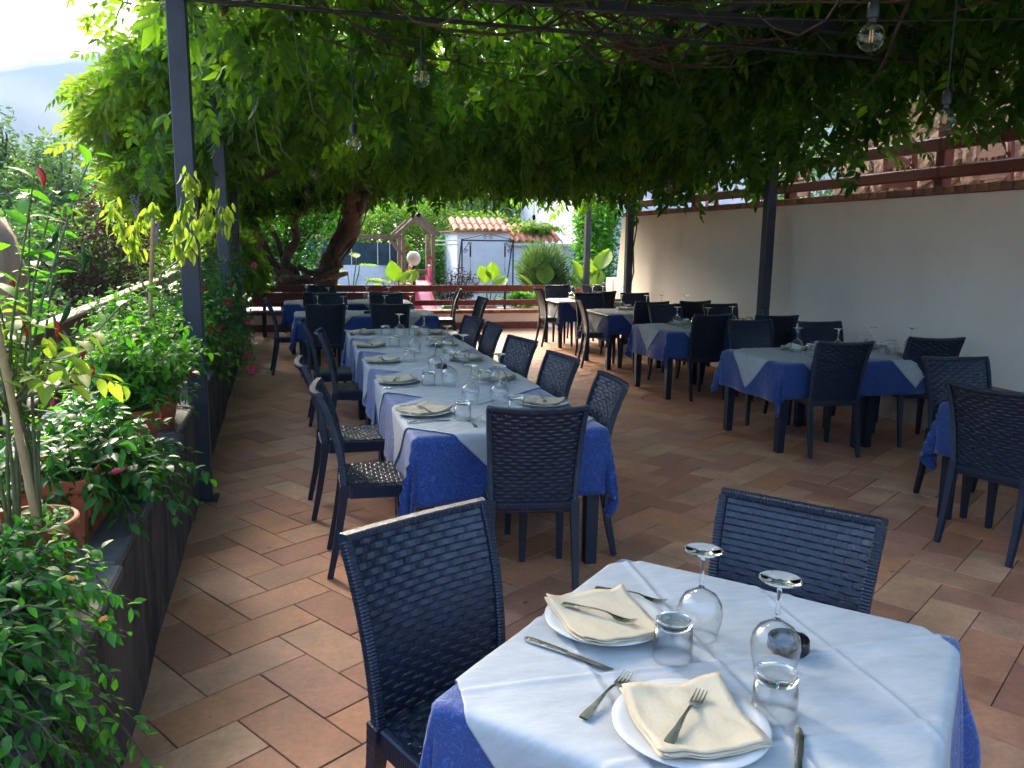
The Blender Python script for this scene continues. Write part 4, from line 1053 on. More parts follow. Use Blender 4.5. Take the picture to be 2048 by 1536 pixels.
for i in range(12):   # big limbs under the roof
    a = R(-150 + i * 22); L = rng.uniform(4.5, 9.5)
    x0, y0 = (1.05, TY - 1.0) if i % 2 else (-.8, TY - 1.2)
    ex, ey = x0 + L * math.sin(R(-60 + i * 12)) * .55, max(2.0, y0 - L * abs(math.cos(R(-60 + i * 11))) - 1)
    ex = min(5.0, max(-.4, ex))
    limb([(x0, y0, 2.5), (x0 + (ex - x0) * .3, y0 + (ey - y0) * .25, 2.95 + rng.uniform(-.1, .1)), (x0 + (ex - x0) * .7, y0 + (ey - y0) * .6, 3.12), (ex, ey, 3.25)], .075, .03, BARK, 'branch', 40 + i, .1, 8)
# mass of thin vines lying on the beams and looping below
mb = MB()
for i in range(300):
    near = i < 120
    x = rng.uniform(.6, 5.2) if near else rng.uniform(-.3, 5.3); y = rng.uniform(2.6, 6.5) if near else rng.uniform(5, 14)
    a = rng.gauss(1.35 if rng.random() < .55 else 0, .5); L = rng.uniform(.9, 3.2); z = rng.uniform(3.12, 3.55)
    sag = rng.choice((0, 0, .1, .25)) ; p = []
    for k in range(7):
        t = k / 6; p.append((min(5.5, x + L * (t - .5) * math.cos(a) + .10 * math.sin(t * 5 + i)), y + L * (t - .5) * math.sin(a) + .10 * math.cos(t * 4 + i), z - sag * math.sin(PI * t) + .06 * math.sin(t * 7 + i)))
    r0 = rng.choice((.004, .006, .009, .014)); mb.tube(p, [r0 * (1 - .4 * k / 6) for k in range(7)], 5, cap=False)
for i in range(11):   # festoon of bent shoots below the truss in the middle
    t0 = i / 20; x0 = 2.0 + rng.uniform(-.35, .5); x1 = 3.0 + rng.uniform(-.2, .8); p = []
    for k in range(10):
        t = k / 9; p.append((x0 + (x1 - x0) * t, 5.5 + rng.uniform(-.02, .02) + .3 * t0, 3.22 - (.20 + .22 * t0) * math.sin(PI * t) ** .8 + .02 * math.sin(k + i)))
    mb.tube(p, rng.choice((.005, .007, .010)), 5, cap=False)
o = wpart('thin_vines', mb, TWIG); o['kind'] = 'stuff'
for i, (x, y, z, L) in enumerate([(.12, 5.9, 2.95, .50), (-.10, 6.6, 2.80, .55), (.05, 5.5, 2.95, .30), (-.25, 6.4, 2.6, .4), (1.1, 7.5, 2.9, .4), (2.6, 6.9, 2.85, .35), (.3, 9.5, 2.6, .75), (3.4, 9.0, 2.75, .4)]):
    mb = MB(); mb.tube([(x, y, z + .2), (x + .01, y, z), (x + .03, y, z - L * .6), (x + .05, y, z - L * .85), (x + .13, y + .02, z - L), (x + .16, y, z - L + .02)], [.004, .004, .004, .005, .006, .003], 6); wpart('hanging_shoot', mb, STEMG)
def zbot(x, y):
    b_ = np.interp(y, [1.5, 5.4, 6.0, 7.0, 9, 12, 14.6], [3.5, 3.4, 3.05, 2.85, 2.62, 2.56, 2.55])
    b_ = b_ + .20 * np.clip((1.7 - x) / .8, 0, 1) * np.clip((y - 9) / 1.5, 0, 1) + .14
    b_ = b_ - np.clip((x - 4.35) / 1.1, 0, 1) * np.interp(y, [2, 4.5, 5.5, 8, 12], [.5, .62, .48, .28, .22])
    b_ = b_ - np.clip((x - 3.2) / 2, 0, 1) * np.interp(y, [2, 4, 6, 8], [.35, .35, .12, 0])
    b_ = b_ - np.clip((-.25 - x) / .8, 0, 1) * np.interp(y, [6, 9, 11, 14], [.15, .35, .55, .35])
    return b_
def canopy(n, x0, x1, y0, y1, zt, bias, seed, ymin=0):
    P = np.stack([nr.uniform(x0, x1, n), nr.uniform(y0, y1, n), np.zeros(n)], 1)
    lum = noise3(P * np.array([1.5, 1.5, 0]), seed, 1.0)
    zb = zbot(P[:, 0], P[:, 1]) + .20 * lum + .12 * noise3(P * np.array([1., 1, 0]), seed + 1, 4.0)
    P[:, 2] = zb + (zt - zb) * nr.random(n) ** bias; return P
Pc = canopy(13200, -1.5, 5.45, .4, 14.7, 3.75, 1.5, 3)  # front end, overhead and out of view, extended to shade the foreground
Pc = Pc[~((Pc[:, 1] < 8.2) & (Pc[:, 0] < -.72))]
Px = canopy(2500, 2.7, 5.2, 6.4, 14.9, 3.7, 1.2, 5); Pc = np.concatenate([Pc, Px])
Py = canopy(1300, 3.4, 5.5, 2.9, 6.6, 3.7, 1.0, 6); Pc = np.concatenate([Pc, Py])
# thinner leaves below the beams in the first bay, so that vines and upper leaves show
q = (Pc[:, 1] < 6.0) & (Pc[:, 0] > .7) & (Pc[:, 0] < 3.7) & (Pc[:, 2] < 3.5) & (nr.random(len(Pc)) < .8); Pc = Pc[~q]
gap = noise3(Pc * np.array([1, 1, .8]), 17, 2.0); Pc = Pc[gap < .55]
n = len(Pc); D = rdir(n, -1.0, -.1); U = rdir(n, .3, 1)
sun_tint = np.clip((1.6 - Pc[:, 0]) / 4 + (Pc[:, 1] - 6) / 30, 0, .5)  # lighter leaf colour towards the left and far side, imitating sunlight
o = scatter('crown', CT, Pc - np.array([.45, 15.7, 0]), D, U, nr.uniform(.15, .42, n) , L_WIS, wv, np.clip(nr.random(n) * .8 + sun_tint * .5, 0, 1))
# leaves round the trunks; roof extended past the far edge to shade the shrub
pts = [blob(n_, c, r, 60 + i, .3, .35)[0] for i, (c, r, n_) in enumerate([((.3, 15.4, 3.1), (1.9, 1.5, .35), 1500), ((.9, 14.9, 2.72), (.9, .5, .28), 420), ((-.7, 15.2, 2.45), (.6, .5, .5), 420), ((.15, 15.5, 2.55), (.5, .3, .35), 220)])]
Pq = np.concatenate(pts); n = len(Pq); scatter('trunk_foliage', CT, Pq - np.array([.45, 15.7, 0]), rdir(n, -1, .1), rdir(n, .2, 1), nr.uniform(.14, .32, n), L_WIS, wv)
mb = MB()
for i in range(34):   # thin climbers twisting up the old trunks
    base = [(.62, .7), (.66, 1.15), (.95, 1.7), (1.10, 2.25), (1.0, 2.8)] if i % 3 else [(.0, .8), (-.38, 1.2), (-.62, 1.65), (-.72, 2.1), (-.8, 2.7)]
    a0 = rng.random() * 6.28; rr0 = rng.uniform(.15, .24) if i % 3 else rng.uniform(.10, .15); yy = [TY, TY - .1, TY - .3, TY - .8, TY - 1.5] if i % 3 else [TY - .1, TY - .1, TY - .2, TY - .3, TY - .7]
    P_ = [(bx + rr0 * math.cos(a0 + k * 1.1), yy[k] + rr0 * math.sin(a0 + k * 1.1) - .02, bz) for k, (bx, bz) in enumerate(base)]
    w_ = wob(P_, .012, 5, i); mb.tube(w_, rng.choice((.008, .012, .018)), 5, cap=False)
o = wpart('climbing_stems', mb, TWIG); o['kind'] = 'stuff'
# upper layer, its sunlit look painted in the leaf colour
Pt = canopy(5400, -1.9, 5.9, .2, 15.2, 4.3, .35, 9); Pt = Pt[(Pt[:, 2] > 3.35) & ~((Pt[:, 1] < 8.6) & (Pt[:, 0] < -.72))]; Pt = Pt[noise3(Pt * np.array([1, 1, .3]), 21, 2.0) < .9]  # likewise reaches forward unseen, to dim the foreground
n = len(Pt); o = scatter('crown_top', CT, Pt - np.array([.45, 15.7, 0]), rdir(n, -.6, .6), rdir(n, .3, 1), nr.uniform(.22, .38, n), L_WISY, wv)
# left lobe hanging over the railing
pts = []
for c, r, n in (((-1.5, 12.0, 3.2), (.85, 2.1, .90), 2200), ((-1.65, 11.2, 2.55), (.5, 1.0, .55), 800), ((-1.9, 11.2, 3.3), (.55, 1.1, .45), 700), ((-1.5, 12.4, 2.55), (.55, 1.6, .55), 1000), ((-.95, 13.9, 1.5), (.35, .6, .45), 330), ((-1.2, 10.3, 3.4), (.8, 1.3, .5), 1200), ((-.75, 9.0, 3.5), (.5, 1.0, .40), 500), ((-.75, 14.7, 1.2), (.3, .3, .35), 160)):
    p, d = blob(n, c, r, int(n), .5, .3); pts.append(p)
Pl = np.concatenate(pts); n = len(Pl); D = rdir(n, -1, .1)
rn = np.clip(nr.random(n) * .6 + np.clip((-1.0 - Pl[:, 0]) * .5, 0, .4), 0, 1)  # leaves farther out get a lighter colour, as if sunlit
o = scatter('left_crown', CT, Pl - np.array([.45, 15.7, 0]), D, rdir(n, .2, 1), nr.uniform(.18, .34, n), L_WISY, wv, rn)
# lilac flower tassels
for i, (x, y, z) in enumerate([(-2.05, 10.6, 3.0), (-1.95, 10.9, 2.35), (-1.75, 10.4, 2.15), (-1.55, 10.5, 2.0), (-1.9, 11.0, 3.75), (-1.25, 10.0, 3.6), (-.9, 8.6, 3.1), (-1.55, 10.4, 1.85)]):
    mb = MB(); 
    for k in range(34):
        t = k / 34; a = k * 2.4; r0 = .045 * (1 - t) + .008; c = (x + r0 * math.cos(a), y + r0 * math.sin(a), z - t * .26)
        mb.lathe([(0, -.012), (.013, 0), (0, .012)], 5, c)
    wpart('flower_tassel', mb, PETALV)

# ================================================================= BULBS AND LANTERN
def P_bulb():
    t = thing('hanging_bulb', 'x', 'light bulb')
    mb = MB(); mb.lathe([(.012, .051), (.014, .045), (.020, .038), (.035, .030), (.0455, .012), (.0475, -.005), (.042, -.026), (.028, -.041), (.012, -.047), (0, -.048)], 28); to_obj('glass', mb, BULB, t, smooth=True)
    mb = MB(); mb.lathe([(.0, .046), (.0125, .046), (.0135, .060), (.019, .062), (.021, .075), (.020, .108), (.012, .118), (.004, .122), (0, .122)], 18); to_obj('socket', mb, BLACKPL, t, smooth='auto')
    mb = MB(); mb.tube([(0, 0, .12), (0, 0, .62)], .0035, 6); to_obj('cord', mb, BLACKPL, t)
    for k in range(4):
        mb = MB(); a = k * PI / 2; mb.tube([(.007 * math.cos(a), .007 * math.sin(a), -.018), (.006 * math.cos(a), .006 * math.sin(a), .022)], .0018, 6); to_obj('filament', mb, GOLD, t)
    mb = MB(); mb.lathe([(0, .045), (.008, .045), (.005, .028), (.003, .0), (0, -.002)], 10); to_obj('glass_stem', mb, WINE, t, smooth=True)
    return t
BB = Proto(P_bulb())
GB = 'filament bulbs hanging from the pergola'
for (x, y, z, lb) in [(.73, 4.67, 2.55, 'clear filament bulb hanging centre left over the long table'), (1.99, 2.55, 2.38, 'big clear bulb hanging at the upper right, nearest the camera'), (.40, 5.34, 2.26, 'clear bulb hanging lower and left of the brightest one'),
                      (2.74, 2.99, 2.20, 'clear bulb hanging at the right before the stone building'), (.29, 10.06, 2.42, 'small bulb hanging before the dark trunk'), (3.86, 7.94, 2.24, 'clear bulb hanging just above the white wall top'),
                      (3.18, 10.61, 1.91, 'bulb on a long cord before the clay tile roof'), (.22, 11.6, 2.27, 'faint small bulb left of the trunk, lowest there'), (4.3, 13.2, 2.32, 'bulb hanging beside the slim far post')]:
    BB.put((x, y, z), rng.random(), lb, GB)
for i, (x0, y0, x1, y1, lb) in enumerate([(.73, 4.67, 5.3, 3.4, 'black lamp wire strung across the first bay'), (.40, 5.34, 3.9, 7.94, 'black lamp wire strung from the middle towards the wall'), (.29, 10.06, 4.3, 13.2, 'black lamp wire strung across the far bay')]):
    mb = MB(); mb.tube([(x0 + (x1 - x0) * k / 8, y0 + (y1 - y0) * k / 8, 2.98 - .10 * math.sin(PI * k / 8)) for k in range(9)], .005, 6); tag(to_obj('lamp_wire', mb, BLACKPL, smooth=True), lb, 'wire', 'lamp wires')
lt = thing('hanging_lantern', 'black box lantern with glass sides hanging near the far edge of the leaves', 'lantern', (3.5, 11.0, 2.24))
mb = MB(); mb.box(-.075, .075, -.075, .075, 0, .018, .003); to_obj('base', mb, WROUGHT, lt)
mb = MB(); mb.box(-.06, .06, -.06, .06, .22, .236, .003); mb.add([(-.06, -.06, .237), (.06, -.06, .237), (.06, .06, .237), (-.06, .06, .237), (0, 0, .30)], [(0, 1, 4), (1, 2, 4), (2, 3, 4), (3, 0, 4)]); mb.tube([(0, 0, .29), (0, 0, .8)], .004, 6); to_obj('cap', mb, WROUGHT, lt)
for sx in (-1, 1):
    for sy in (-1, 1): mb = MB(); mb.box(sx * .058 - .006, sx * .058 + .006, sy * .058 - .006, sy * .058 + .006, .019, .219); to_obj('corner_bar', mb, WROUGHT, lt)
for sx in (-1, 1):
    mb = MB(); mb.box(sx * .0565 - .001, sx * .0565 + .001, -.051, .051, .02, .218); to_obj('pane', mb, BULB, lt)
    mb = MB(); mb.box(-.051, .051, sx * .0565 - .001, sx * .0565 + .001, .02, .218); to_obj('pane', mb, BULB, lt)

# ================================================================= POTTED PLANTS
def pot_round(t, r=.14, h=.23, saucer=True):
    mb = MB(); mb.lathe([(0, 0), (r * .66, 0), (r * .92, h * .80), (r * .93, h * .83), (r, h * .84), (r * 1.03, h * .87), (r * 1.03, h * .98), (r, h), (r * .93, h), (r * .90, h * .86), (0, h * .85)], 36); to_obj('pot', mb, TERRA, t, smooth='auto')
    mb = MB(); mb.lathe([(0, h * .852), (r * .6, h * .885), (r * .9, h * .87)], 20); to_obj('soil', mb, SOIL, t, smooth=True)
    if saucer: mb = MB(); mb.lathe([(0, -.001), (r * .9, -.001), (r * 1.02, .022), (r * .98, .023), (r * .86, .004)], 30); to_obj('saucer', mb, BLACKPL, t, smooth='auto')
def pot_rect(t, L=.78, w_=.22, h=.22):
    mb = MB(); a, b_ = w_ / 2, L / 2; k = .80
    def ring(s, z): return [(-a * s, -b_ * (1 - (1 - s) * w_ / L), z), (a * s, -b_ * (1 - (1 - s) * w_ / L), z), (a * s, b_ * (1 - (1 - s) * w_ / L), z), (-a * s, b_ * (1 - (1 - s) * w_ / L), z)]
    rs = [ring(.78, 0), ring(.94, h * .80), ring(1.0, h * .82), ring(1.04, h * .86), ring(1.04, h * .97), ring(1.0, h), ring(.93, h), ring(.90, h * .85)]
    for r_ in rs: mb.v += r_
    for i in range(len(rs) - 1):
        for j in range(4): q = (j + 1) % 4; mb.f.append((i * 4 + j, i * 4 + q, (i + 1) * 4 + q, (i + 1) * 4 + j))
    mb.f.append((3, 2, 1, 0)); to_obj('pot', mb, TERRA, t)
    n = 6; mb = MB()
    for i in range(int(L / .09)):   # raised garland lumps on the long side facing the terrace
        y = -b_ + .06 + i * .09; mb.lathe([(0, .012), (.012, .008), (.02, 0)], 8); 
        for j in range(24): x_, y_, z_ = mb.v[-24 + j]; mb.v[-24 + j] = (a * .88 + z_ * .8, y + x_, h * .45 + .012 * math.sin(i * 1.3) + y_)
    to_obj('relief', mb, TERRA, t, smooth=True)
    mb = MB(); mb.box(-a * .9, a * .9, -b_ * .97, b_ * .97, h * .8, h * .86); to_obj('soil', mb, SOIL, t)
def bush(t, origins, n_st, reach, hmin, hmax, tm, lm, nleaf, size, droop=.3, bias=(0, 0), stem=TWIG, name='foliage', spread=1.0, rad=.004, up=.9):
    """stems grown from origins, leaves along them; returns stem tips (local)"""
    P = []; D = []; mb = MB(); tips = []
    for i in range(n_st):
        o = origins[i % len(origins)]; a = rng.random() * 2 * PI; rch = reach * rng.random() ** .6; H = rng.uniform(hmin, hmax)
        ex, ey = o[0] + rch * math.cos(a) * spread + bias[0] * rng.random(), o[1] + rch * math.sin(a) + bias[1] * rng.random(); q = (rch / reach) ** 1.5 * droop
        pts = [Vector((o[0] + (ex - o[0]) * (k / 6) ** up, o[1] + (ey - o[1]) * (k / 6) ** up, o[2] + H * (k / 6) ** .85 - q * (k / 6) ** 2.5 + .012 * math.sin(k * 2 + i))) for k in range(7)]
        mb.tube(pts, [rad * (1 - .7 * k / 6) for k in range(7)], 5, cap=False); tips.append(pts[-1])
        for j in range(nleaf):
            f = 1.6 + 4.4 * (j + rng.random()) / nleaf; k = min(5, int(f)); p = pts[k].lerp(pts[k + 1], f - k); tdir = (pts[k + 1] - pts[k]).normalized()
            s = Vector((rng.gauss(0, 1), rng.gauss(0, 1), rng.gauss(0, .5))); s = (s - tdir * s.dot(tdir)).normalized()
            P.append(tuple(p)); D.append(tuple(s * .8 + tdir * .5 + Vector((0, 0, -.15))))
    o = to_obj('stems', mb, stem, t, smooth=True); o['kind'] = 'stuff'
    n = len(P); U = np.stack([nr.normal(0, .35, n), nr.normal(0, .35, n), np.ones(n)], 1)
    scatter(name, tm, P, D, U, nr.uniform(size * .6, size * 1.15, n), lm, t); return tips
def trumpet(t, p, d, m, L=.06, openr=.028, name='flower'):
    mb = MB(); mb.lathe([(.004, 0), (.006, L * .4), (.010, L * .7), (openr * .7, L * .95), (openr, L), (openr * .6, L * .93), (.004, L * .6)], 10)
    for i, (x, y, z) in enumerate(mb.v):
        if z > L * .85: a = math.atan2(y, x); q = 1 + .3 * math.cos(5 * a); mb.v[i] = (x * q, y * q, z)
    q = Vector(d).to_track_quat('Z', 'Y').to_matrix().to_4x4(); mb.xf(Matrix.Translation(p) @ q); to_obj(name, mb, m, t, smooth=True)
def chili(t, p, L=.07, d=(0, 0, -1), m=None):
    mb = MB(); d = Vector(d).normalized(); s = Vector((.3, .1, 0)); pts = [Vector(p) + d * (L * k / 6) + s * (.012 * math.sin(k * .6)) for k in range(7)]
    mb.tube(pts, [.004, .0075, .0085, .008, .0065, .004, .001], 8); to_obj('chili', mb, m or CHILI, t, smooth=True)
    mb = MB(); mb.tube([Vector(p) - d * .02, Vector(p) + d * .004], [.002, .005], 6); to_obj('chili_stalk', mb, STEMG, t)
def cane(t, a, b_, r=.0095):
    mb = MB(); a, b_ = Vector(a), Vector(b_); n = 24; mb.tube([a.lerp(b_, k / n) for k in range(n + 1)], [r * (1 - .12 * k / n) * (1.10 if k % 6 == 0 else 1) for k in range(n + 1)], 10); to_obj('cane', mb, CANE, t, smooth=True)
ZP = .632
# lantana at the lower left
t = thing('potted_lantana', 'bushy lantana with orange flower heads trailing down over the wall, bottom left corner', 'potted plant', (-.83, 1.93, ZP)); pot_rect(t, .66, .22, .20)
O_s = [(x, y, .17) for x in (-.04, .05) for y in (-.26, -.13, 0, .13, .25)]
tips = bush(t, O_s, 230, .36, .02, .20, LT, L_LAN, 18, .040, .22, (.06, -.04), TWIG)
tips += bush(t, [(.10, -.26, .16), (.11, -.1, .16), (.11, .04, .16)], 220, .30, -.45, .05, LT, L_LAN, 18, .038, .25, (.10, -.06), TWIG, 'trailing_foliage')
tips += bush(t, [(.14, -.5, -.15), (.10, -.7, -.1), (.05, -.85, -.1)], 250, .30, -.45, .25, LT, L_LAN, 18, .038, .2, (.06, -.02), TWIG, 'low_foliage')
for k, tp in enumerate(rng.sample(tips, 26)):
    mb = MB()
    for j in range(9): a = j * 2.4; r0 = .004 * math.sqrt(j); mb.lathe([(0, .006), (.0045, .003), (.003, 0)], 5, (tp[0] + r0 * math.cos(a), tp[1] + r0 * math.sin(a), tp[2] + .006 - .0004 * j))
    to_obj('flower_head', mb, PETALO, t)
# chili plant in the round pot with canes
t = thing('potted_chili_plant', 'tall chili plant tied to bamboo canes in the round terracotta pot with a black saucer', 'potted plant', (-.76, 2.46, ZP)); pot_round(t, .135, .225)
cane(t, (.04, -.02, .17), (.03, -.17, .82), .0105); cane(t, (-.06, .0, .17), (-.16, -.12, 1.1), .0095)
tips = bush(t, [(-.02, 0, .17), (.03, .02, .17), (-.05, .03, .17)], 11, .36, .72, 1.22, LT, L_MID, 17, .070, .12, (.10, -.05), STEMG, rad=.006, up=1.4)
tips += bush(t, [(.0, -.05, .55)], 14, .28, .15, .38, LT, L_LIME, 8, .075, .15, (.10, -.02), STEMG, rad=.004)
bush(t, [(.05, .03, .18)], 10, .10, .03, .08, LT, L_MID, 5, .045, .02, (0, 0), STEMG)
for k, (x, y, z) in enumerate([(.12, -.03, 1.20), (.05, -.02, .80), (.20, .02, .66), (.16, .1, .72), (.09, .12, .78), (-.02, .15, .9)]): chili(t, (x, y, z), .055, (rng.uniform(-.3, .5), 0, -1))
for k in range(5): chili(t, (rng.uniform(-.1, .2), rng.uniform(-.1, .1), rng.uniform(.65, 1.2)), .06, (rng.uniform(-.6, .6), 0, -1), L_DRK)
# mandevilla in the long relief planter
t = thing('potted_mandevilla', 'glossy mandevilla with pink buds in the long relief-decorated terracotta planter', 'potted plant', (-.79, 3.20, ZP)); pot_rect(t, .82, .23, .235)
O_s = [(x, y, .19) for x in (-.05, .05) for y in (-.3, -.15, 0, .15, .3)]
tips = bush(t, O_s, 170, .28, .02, .28, LT, L_DRK, 12, .060, .16, (.03, 0), TWIG)
tips += bush(t, [(.10, y, .18) for y in (-.1, .1, .28)], 60, .26, -.16, .08, LT, L_DRK, 11, .055, .14, (.10, -.05), TWIG, 'trailing_foliage')
for p, d in (((.155, -.28, .22), (1, .2, .25)), ((-.05, -.1, .42), (.2, 0, 1)), ((.0, .2, .45), (.3, .1, 1))):
    mb = MB(); q = Vector(d).to_track_quat('Z', 'Y').to_matrix().to_4x4(); mb.lathe([(.003, 0), (.009, .02), (.008, .045), (0, .07)], 8); mb.xf(Matrix.Translation(p) @ q); to_obj('bud', mb, PETALP, t, smooth=True)
chili(t, (-.02, -.36, .30), .03, (0, 0, 1), PETALO)
# three chili bushes
for i, (x, y, r, hm, lb) in enumerate([(-.78, 4.12, .15, .50, 'dense bright green chili bush with red chilies in a terracotta pot behind the long planter'), (-.76, 4.62, .15, .54, 'bright green chili bush in a terracotta pot just before the first steel post'), (-.98, 5.2, .15, .62, 'chili bush in a pot right behind the first steel post'), (-.90, 6.1, .14, .45, 'low green plant in a terracotta pot beyond the first steel post')]):
    t = thing('potted_chili_bush', lb, 'potted plant', (x, y, ZP), 0, 'chili bushes in pots'); pot_round(t, r, .22, False)
    tips = bush(t, [(-.04, 0, .18), (.04, .03, .18), (0, -.04, .18)], 120, .29, hm * .45, hm, LT, L_MID if i != 3 else L_DRK, 14, .056, .15, (.02, 0), STEMG, up=1.2)
    bush(t, [(.0, 0, .2)], 60, .33, hm * .2, hm * .55, LT, L_DRK, 11, .052, .12, (.02, 0), STEMG, 'lower_foliage')
    for k in range(6): chili(t, (rng.uniform(-.2, .26), rng.uniform(-.2, .1), rng.uniform(hm * .4, hm * .9)), .05, (rng.uniform(-.4, .4), 0, -1))
# thin lime plant on a tall cane
t = thing('caned_lime_plant', 'thin branching plant with drooping lime green leaves tied to a tall bamboo cane', 'potted plant', (-.80, 4.86, ZP)); pot_round(t, .12, .2, False)
cane(t, (-.02, .0, .15), (.10, -.22, 1.12), .0115)
mb = MB(); P = []; D = []
br = [[(.0, 0, .15), (.06, -.05, .5), (.10, -.12, .80), (.22, -.15, .92), (.34, -.15, 1.15), (.42, -.18, 1.28)], [(.22, -.15, .92), (.20, -.2, 1.02), (.24, -.2, 1.15), (.30, -.22, 1.30), (.28, -.2, 1.36)], [(.06, -.05, .5), (.0, -.1, .85), (-.03, -.12, .98), (-.08, -.15, 1.1), (-.12, -.1, 1.2)], [(.34, -.15, 1.15), (.40, -.1, 1.14), (.46, -.15, 1.2)], [(-.03, -.12, .98), (.03, -.15, 1.12), (.10, -.18, 1.2)]]
for b_ in br:
    w_ = wob(b_, .006, 4, 3); mb.tube(w_, [.0065 * (1 - .6 * k / len(w_)) for k in range(len(w_))], 6)
    for k, p in enumerate(w_):
        if p.z > .95:
            for _ in range(5): P.append((p.x + rng.gauss(0, .02), p.y + rng.gauss(0, .02), p.z + rng.gauss(0, .02))); D.append((rng.gauss(0, .35), rng.gauss(0, .35), -1))
to_obj('stems', mb, STEMG, t, smooth=True); n = len(P)
scatter('foliage', [t_leaf(.34)], P, D, rdir(n, -.3, .3), nr.uniform(.05, .10, n), L_LIME, t)
# flowering mandevillas at the second post
for i, (x, y, rect, fl_, lb) in enumerate([(-.88, 7.3, 1, PETALR, 'dark leaved plant with red trumpet flowers in a rectangular terracotta planter'), (-.80, 8.15, 0, PETALP, 'leafy plant spilling over the wall edge with a pink flower, before the second post'), (-.86, 9.3, 0, PETALR, 'dark bushy plant with pink and red flowers behind the second post'),
                                      (-.92, 10.6, 0, PETALR, 'tall dark green bush in the shade at the far part of the planter wall'), (-1.0, 11.9, 0, PETALP, 'last dark bush on the planter wall, near the fence corner')]):
    t = thing('flowering_plant', lb, 'potted plant', (x, y, ZP), 0, 'flowering plants on the planter wall')
    if rect: pot_rect(t, .5, .22, .2)
    else: pot_round(t, .14, .22, False)
    tips = bush(t, [(-.04, -.05, .18), (.04, .05, .18)], 90, .38, .15, .72 + .08 * i, ST, L_DRK, 11, .066, .15, (.05, 0), TWIG)
    tips += bush(t, [(.10, 0, .18)], 44, .32, -.35, .1, ST, L_DRK if i != 1 else L_MID, 9, .06, .15, (.10, 0), TWIG, 'trailing_foliage')
    for tp in rng.sample(tips, 5): trumpet(t, tp, (rng.uniform(0, 1), -1, rng.uniform(-.2, .5)), fl_, .055, .032)
t = thing('flowering_plant', 'green plant with a single pink flower hanging out over the floor', 'potted plant', (-.84, 6.75, ZP), 0, 'flowering plants on the planter wall'); pot_round(t, .13, .2, False)
tips = bush(t, [(0, 0, .17)], 70, .34, .05, .5, ST, L_MID, 10, .065, .2, (.06, 0), TWIG); tips += bush(t, [(.08, 0, .17)], 40, .30, -.35, .1, ST, L_MID, 9, .06, .15, (.10, 0), TWIG, 'trailing_foliage')
trumpet(t, (.45, .0, -.02), (.8, -.8, .1), PETALP, .07, .04)

# ================================================================= TREES AND BUSHES ON THE LEFT
def tree(name, lb, cat, x, y, h, crown, n, lm, size, seed, trunk_r=.12, grp=None, tm=ST, tmat=BARK):
    z0 = ground_h(x, y); t = thing(name, lb, cat, (x, y, z0), 0, grp)
    r_ = random.Random(seed)
    zc = min(c[0][2] for c in crown); mb = MB(); tp = wob([(0, 0, -.1), (r_.uniform(-.1, .1), 0, zc * .4), (r_.uniform(-.15, .15), r_.uniform(-.1, .1), zc), (r_.uniform(-.2, .2), 0, h * .75)], trunk_r * .4, 5, seed)
    mb.tube(tp, [trunk_r * (1 - .75 * k / len(tp)) for k in range(len(tp))], 8); to_obj('trunk', mb, tmat, t, smooth=True)
    for c, r in crown:
        for _ in range(3):
            e = (c[0] + r_.uniform(-.6, .6) * r[0], c[1] + r_.uniform(-.6, .6) * r[1], c[2] + r_.uniform(-.2, .7) * r[2]); s0 = tp[int(len(tp) * r_.uniform(.45, .8))]
            b_ = wob([s0, Vector(s0).lerp(Vector(e), .5) + Vector((0, 0, .1)), e], trunk_r * .3, 4, seed); m2 = MB(); m2.tube(b_, [trunk_r * .35 * (1 - .7 * k / len(b_)) for k in range(len(b_))], 5, cap=False); to_obj('branch', m2, tmat, t, smooth=True)
    Pp = []
    vol = [r[0] * r[1] * r[2] for c, r in crown]; S = sum(vol)
    for (c, r), v in zip(crown, vol): p, d = blob(int(n * v / S) + 20, c, r, seed, .35, .4); Pp.append(p)
    Pp = np.concatenate(Pp); k = noise3(Pp, seed + 3, 2.2 / max(.6, h / 3)) > -.75; Pp = Pp[k]; m = len(Pp)
    scatter('crown', tm, Pp, rdir(m, -.7, .8), rdir(m, .1, 1), nr.uniform(size * .6, size * 1.2, m), lm, t); return t
GT = 'trees and bushes beyond the left railing'
tree('tall_tree', 'airy bluish-green tree with a pointed top at the left edge, against the hazy mountain', 'tree', -6.5, 22, 5.4, [((0, 0, 5.3), (.6, .6, .7)), ((-.4, 0, 4.5), (1.0, 1, .8)), ((.6, 0, 4.3), (.9, 1, .7)), ((0, 0, 4.2), (1.9, 1.5, 1.1)), ((1.1, 0, 4.7), (.45, .5, .5))], 5200, L_TREE, .16, 1, .12, GT)
tree('tall_tree', 'airy tree just right of the pointed tree, reaching a little lower', 'tree', -4.9, 20, 4.6, [((0, 0, 4.2), (.7, .8, .65)), ((-.5, 0, 3.6), (.9, 1, .7)), ((.7, 0, 3.5), (.7, .8, .6)), ((0, 0, 2.7), (1.6, 1.4, 1.1))], 4200, L_TREE, .15, 2, .11, GT)
tree('slope_tree', 'lighter green tree behind the brown dead shrub', 'tree', -3.6, 24, 4.0, [((0, 0, 3.9), (1.5, 1.2, .9)), ((1.2, 0, 3.6), (1.2, 1, .8)), ((-1.2, 0, 3.0), (1.3, 1, .9))], 4200, L_HEDGE, .17, 3, .11, GT)
tree('slope_bush', 'big dark green bush behind the tan stone pillar', 'bush', -5.2, 15.5, 2.9, [((0, 0, 2.4), (1.4, 1.2, 1.0)), ((1.2, .3, 2.0), (1.0, 1, .9)), ((-1.4, 0, 2.2), (1.2, 1, 1.0)), ((.4, -.4, 1.2), (1.8, 1.2, 1.0))], 6500, L_BUSH, .13, 4, .08, GT)
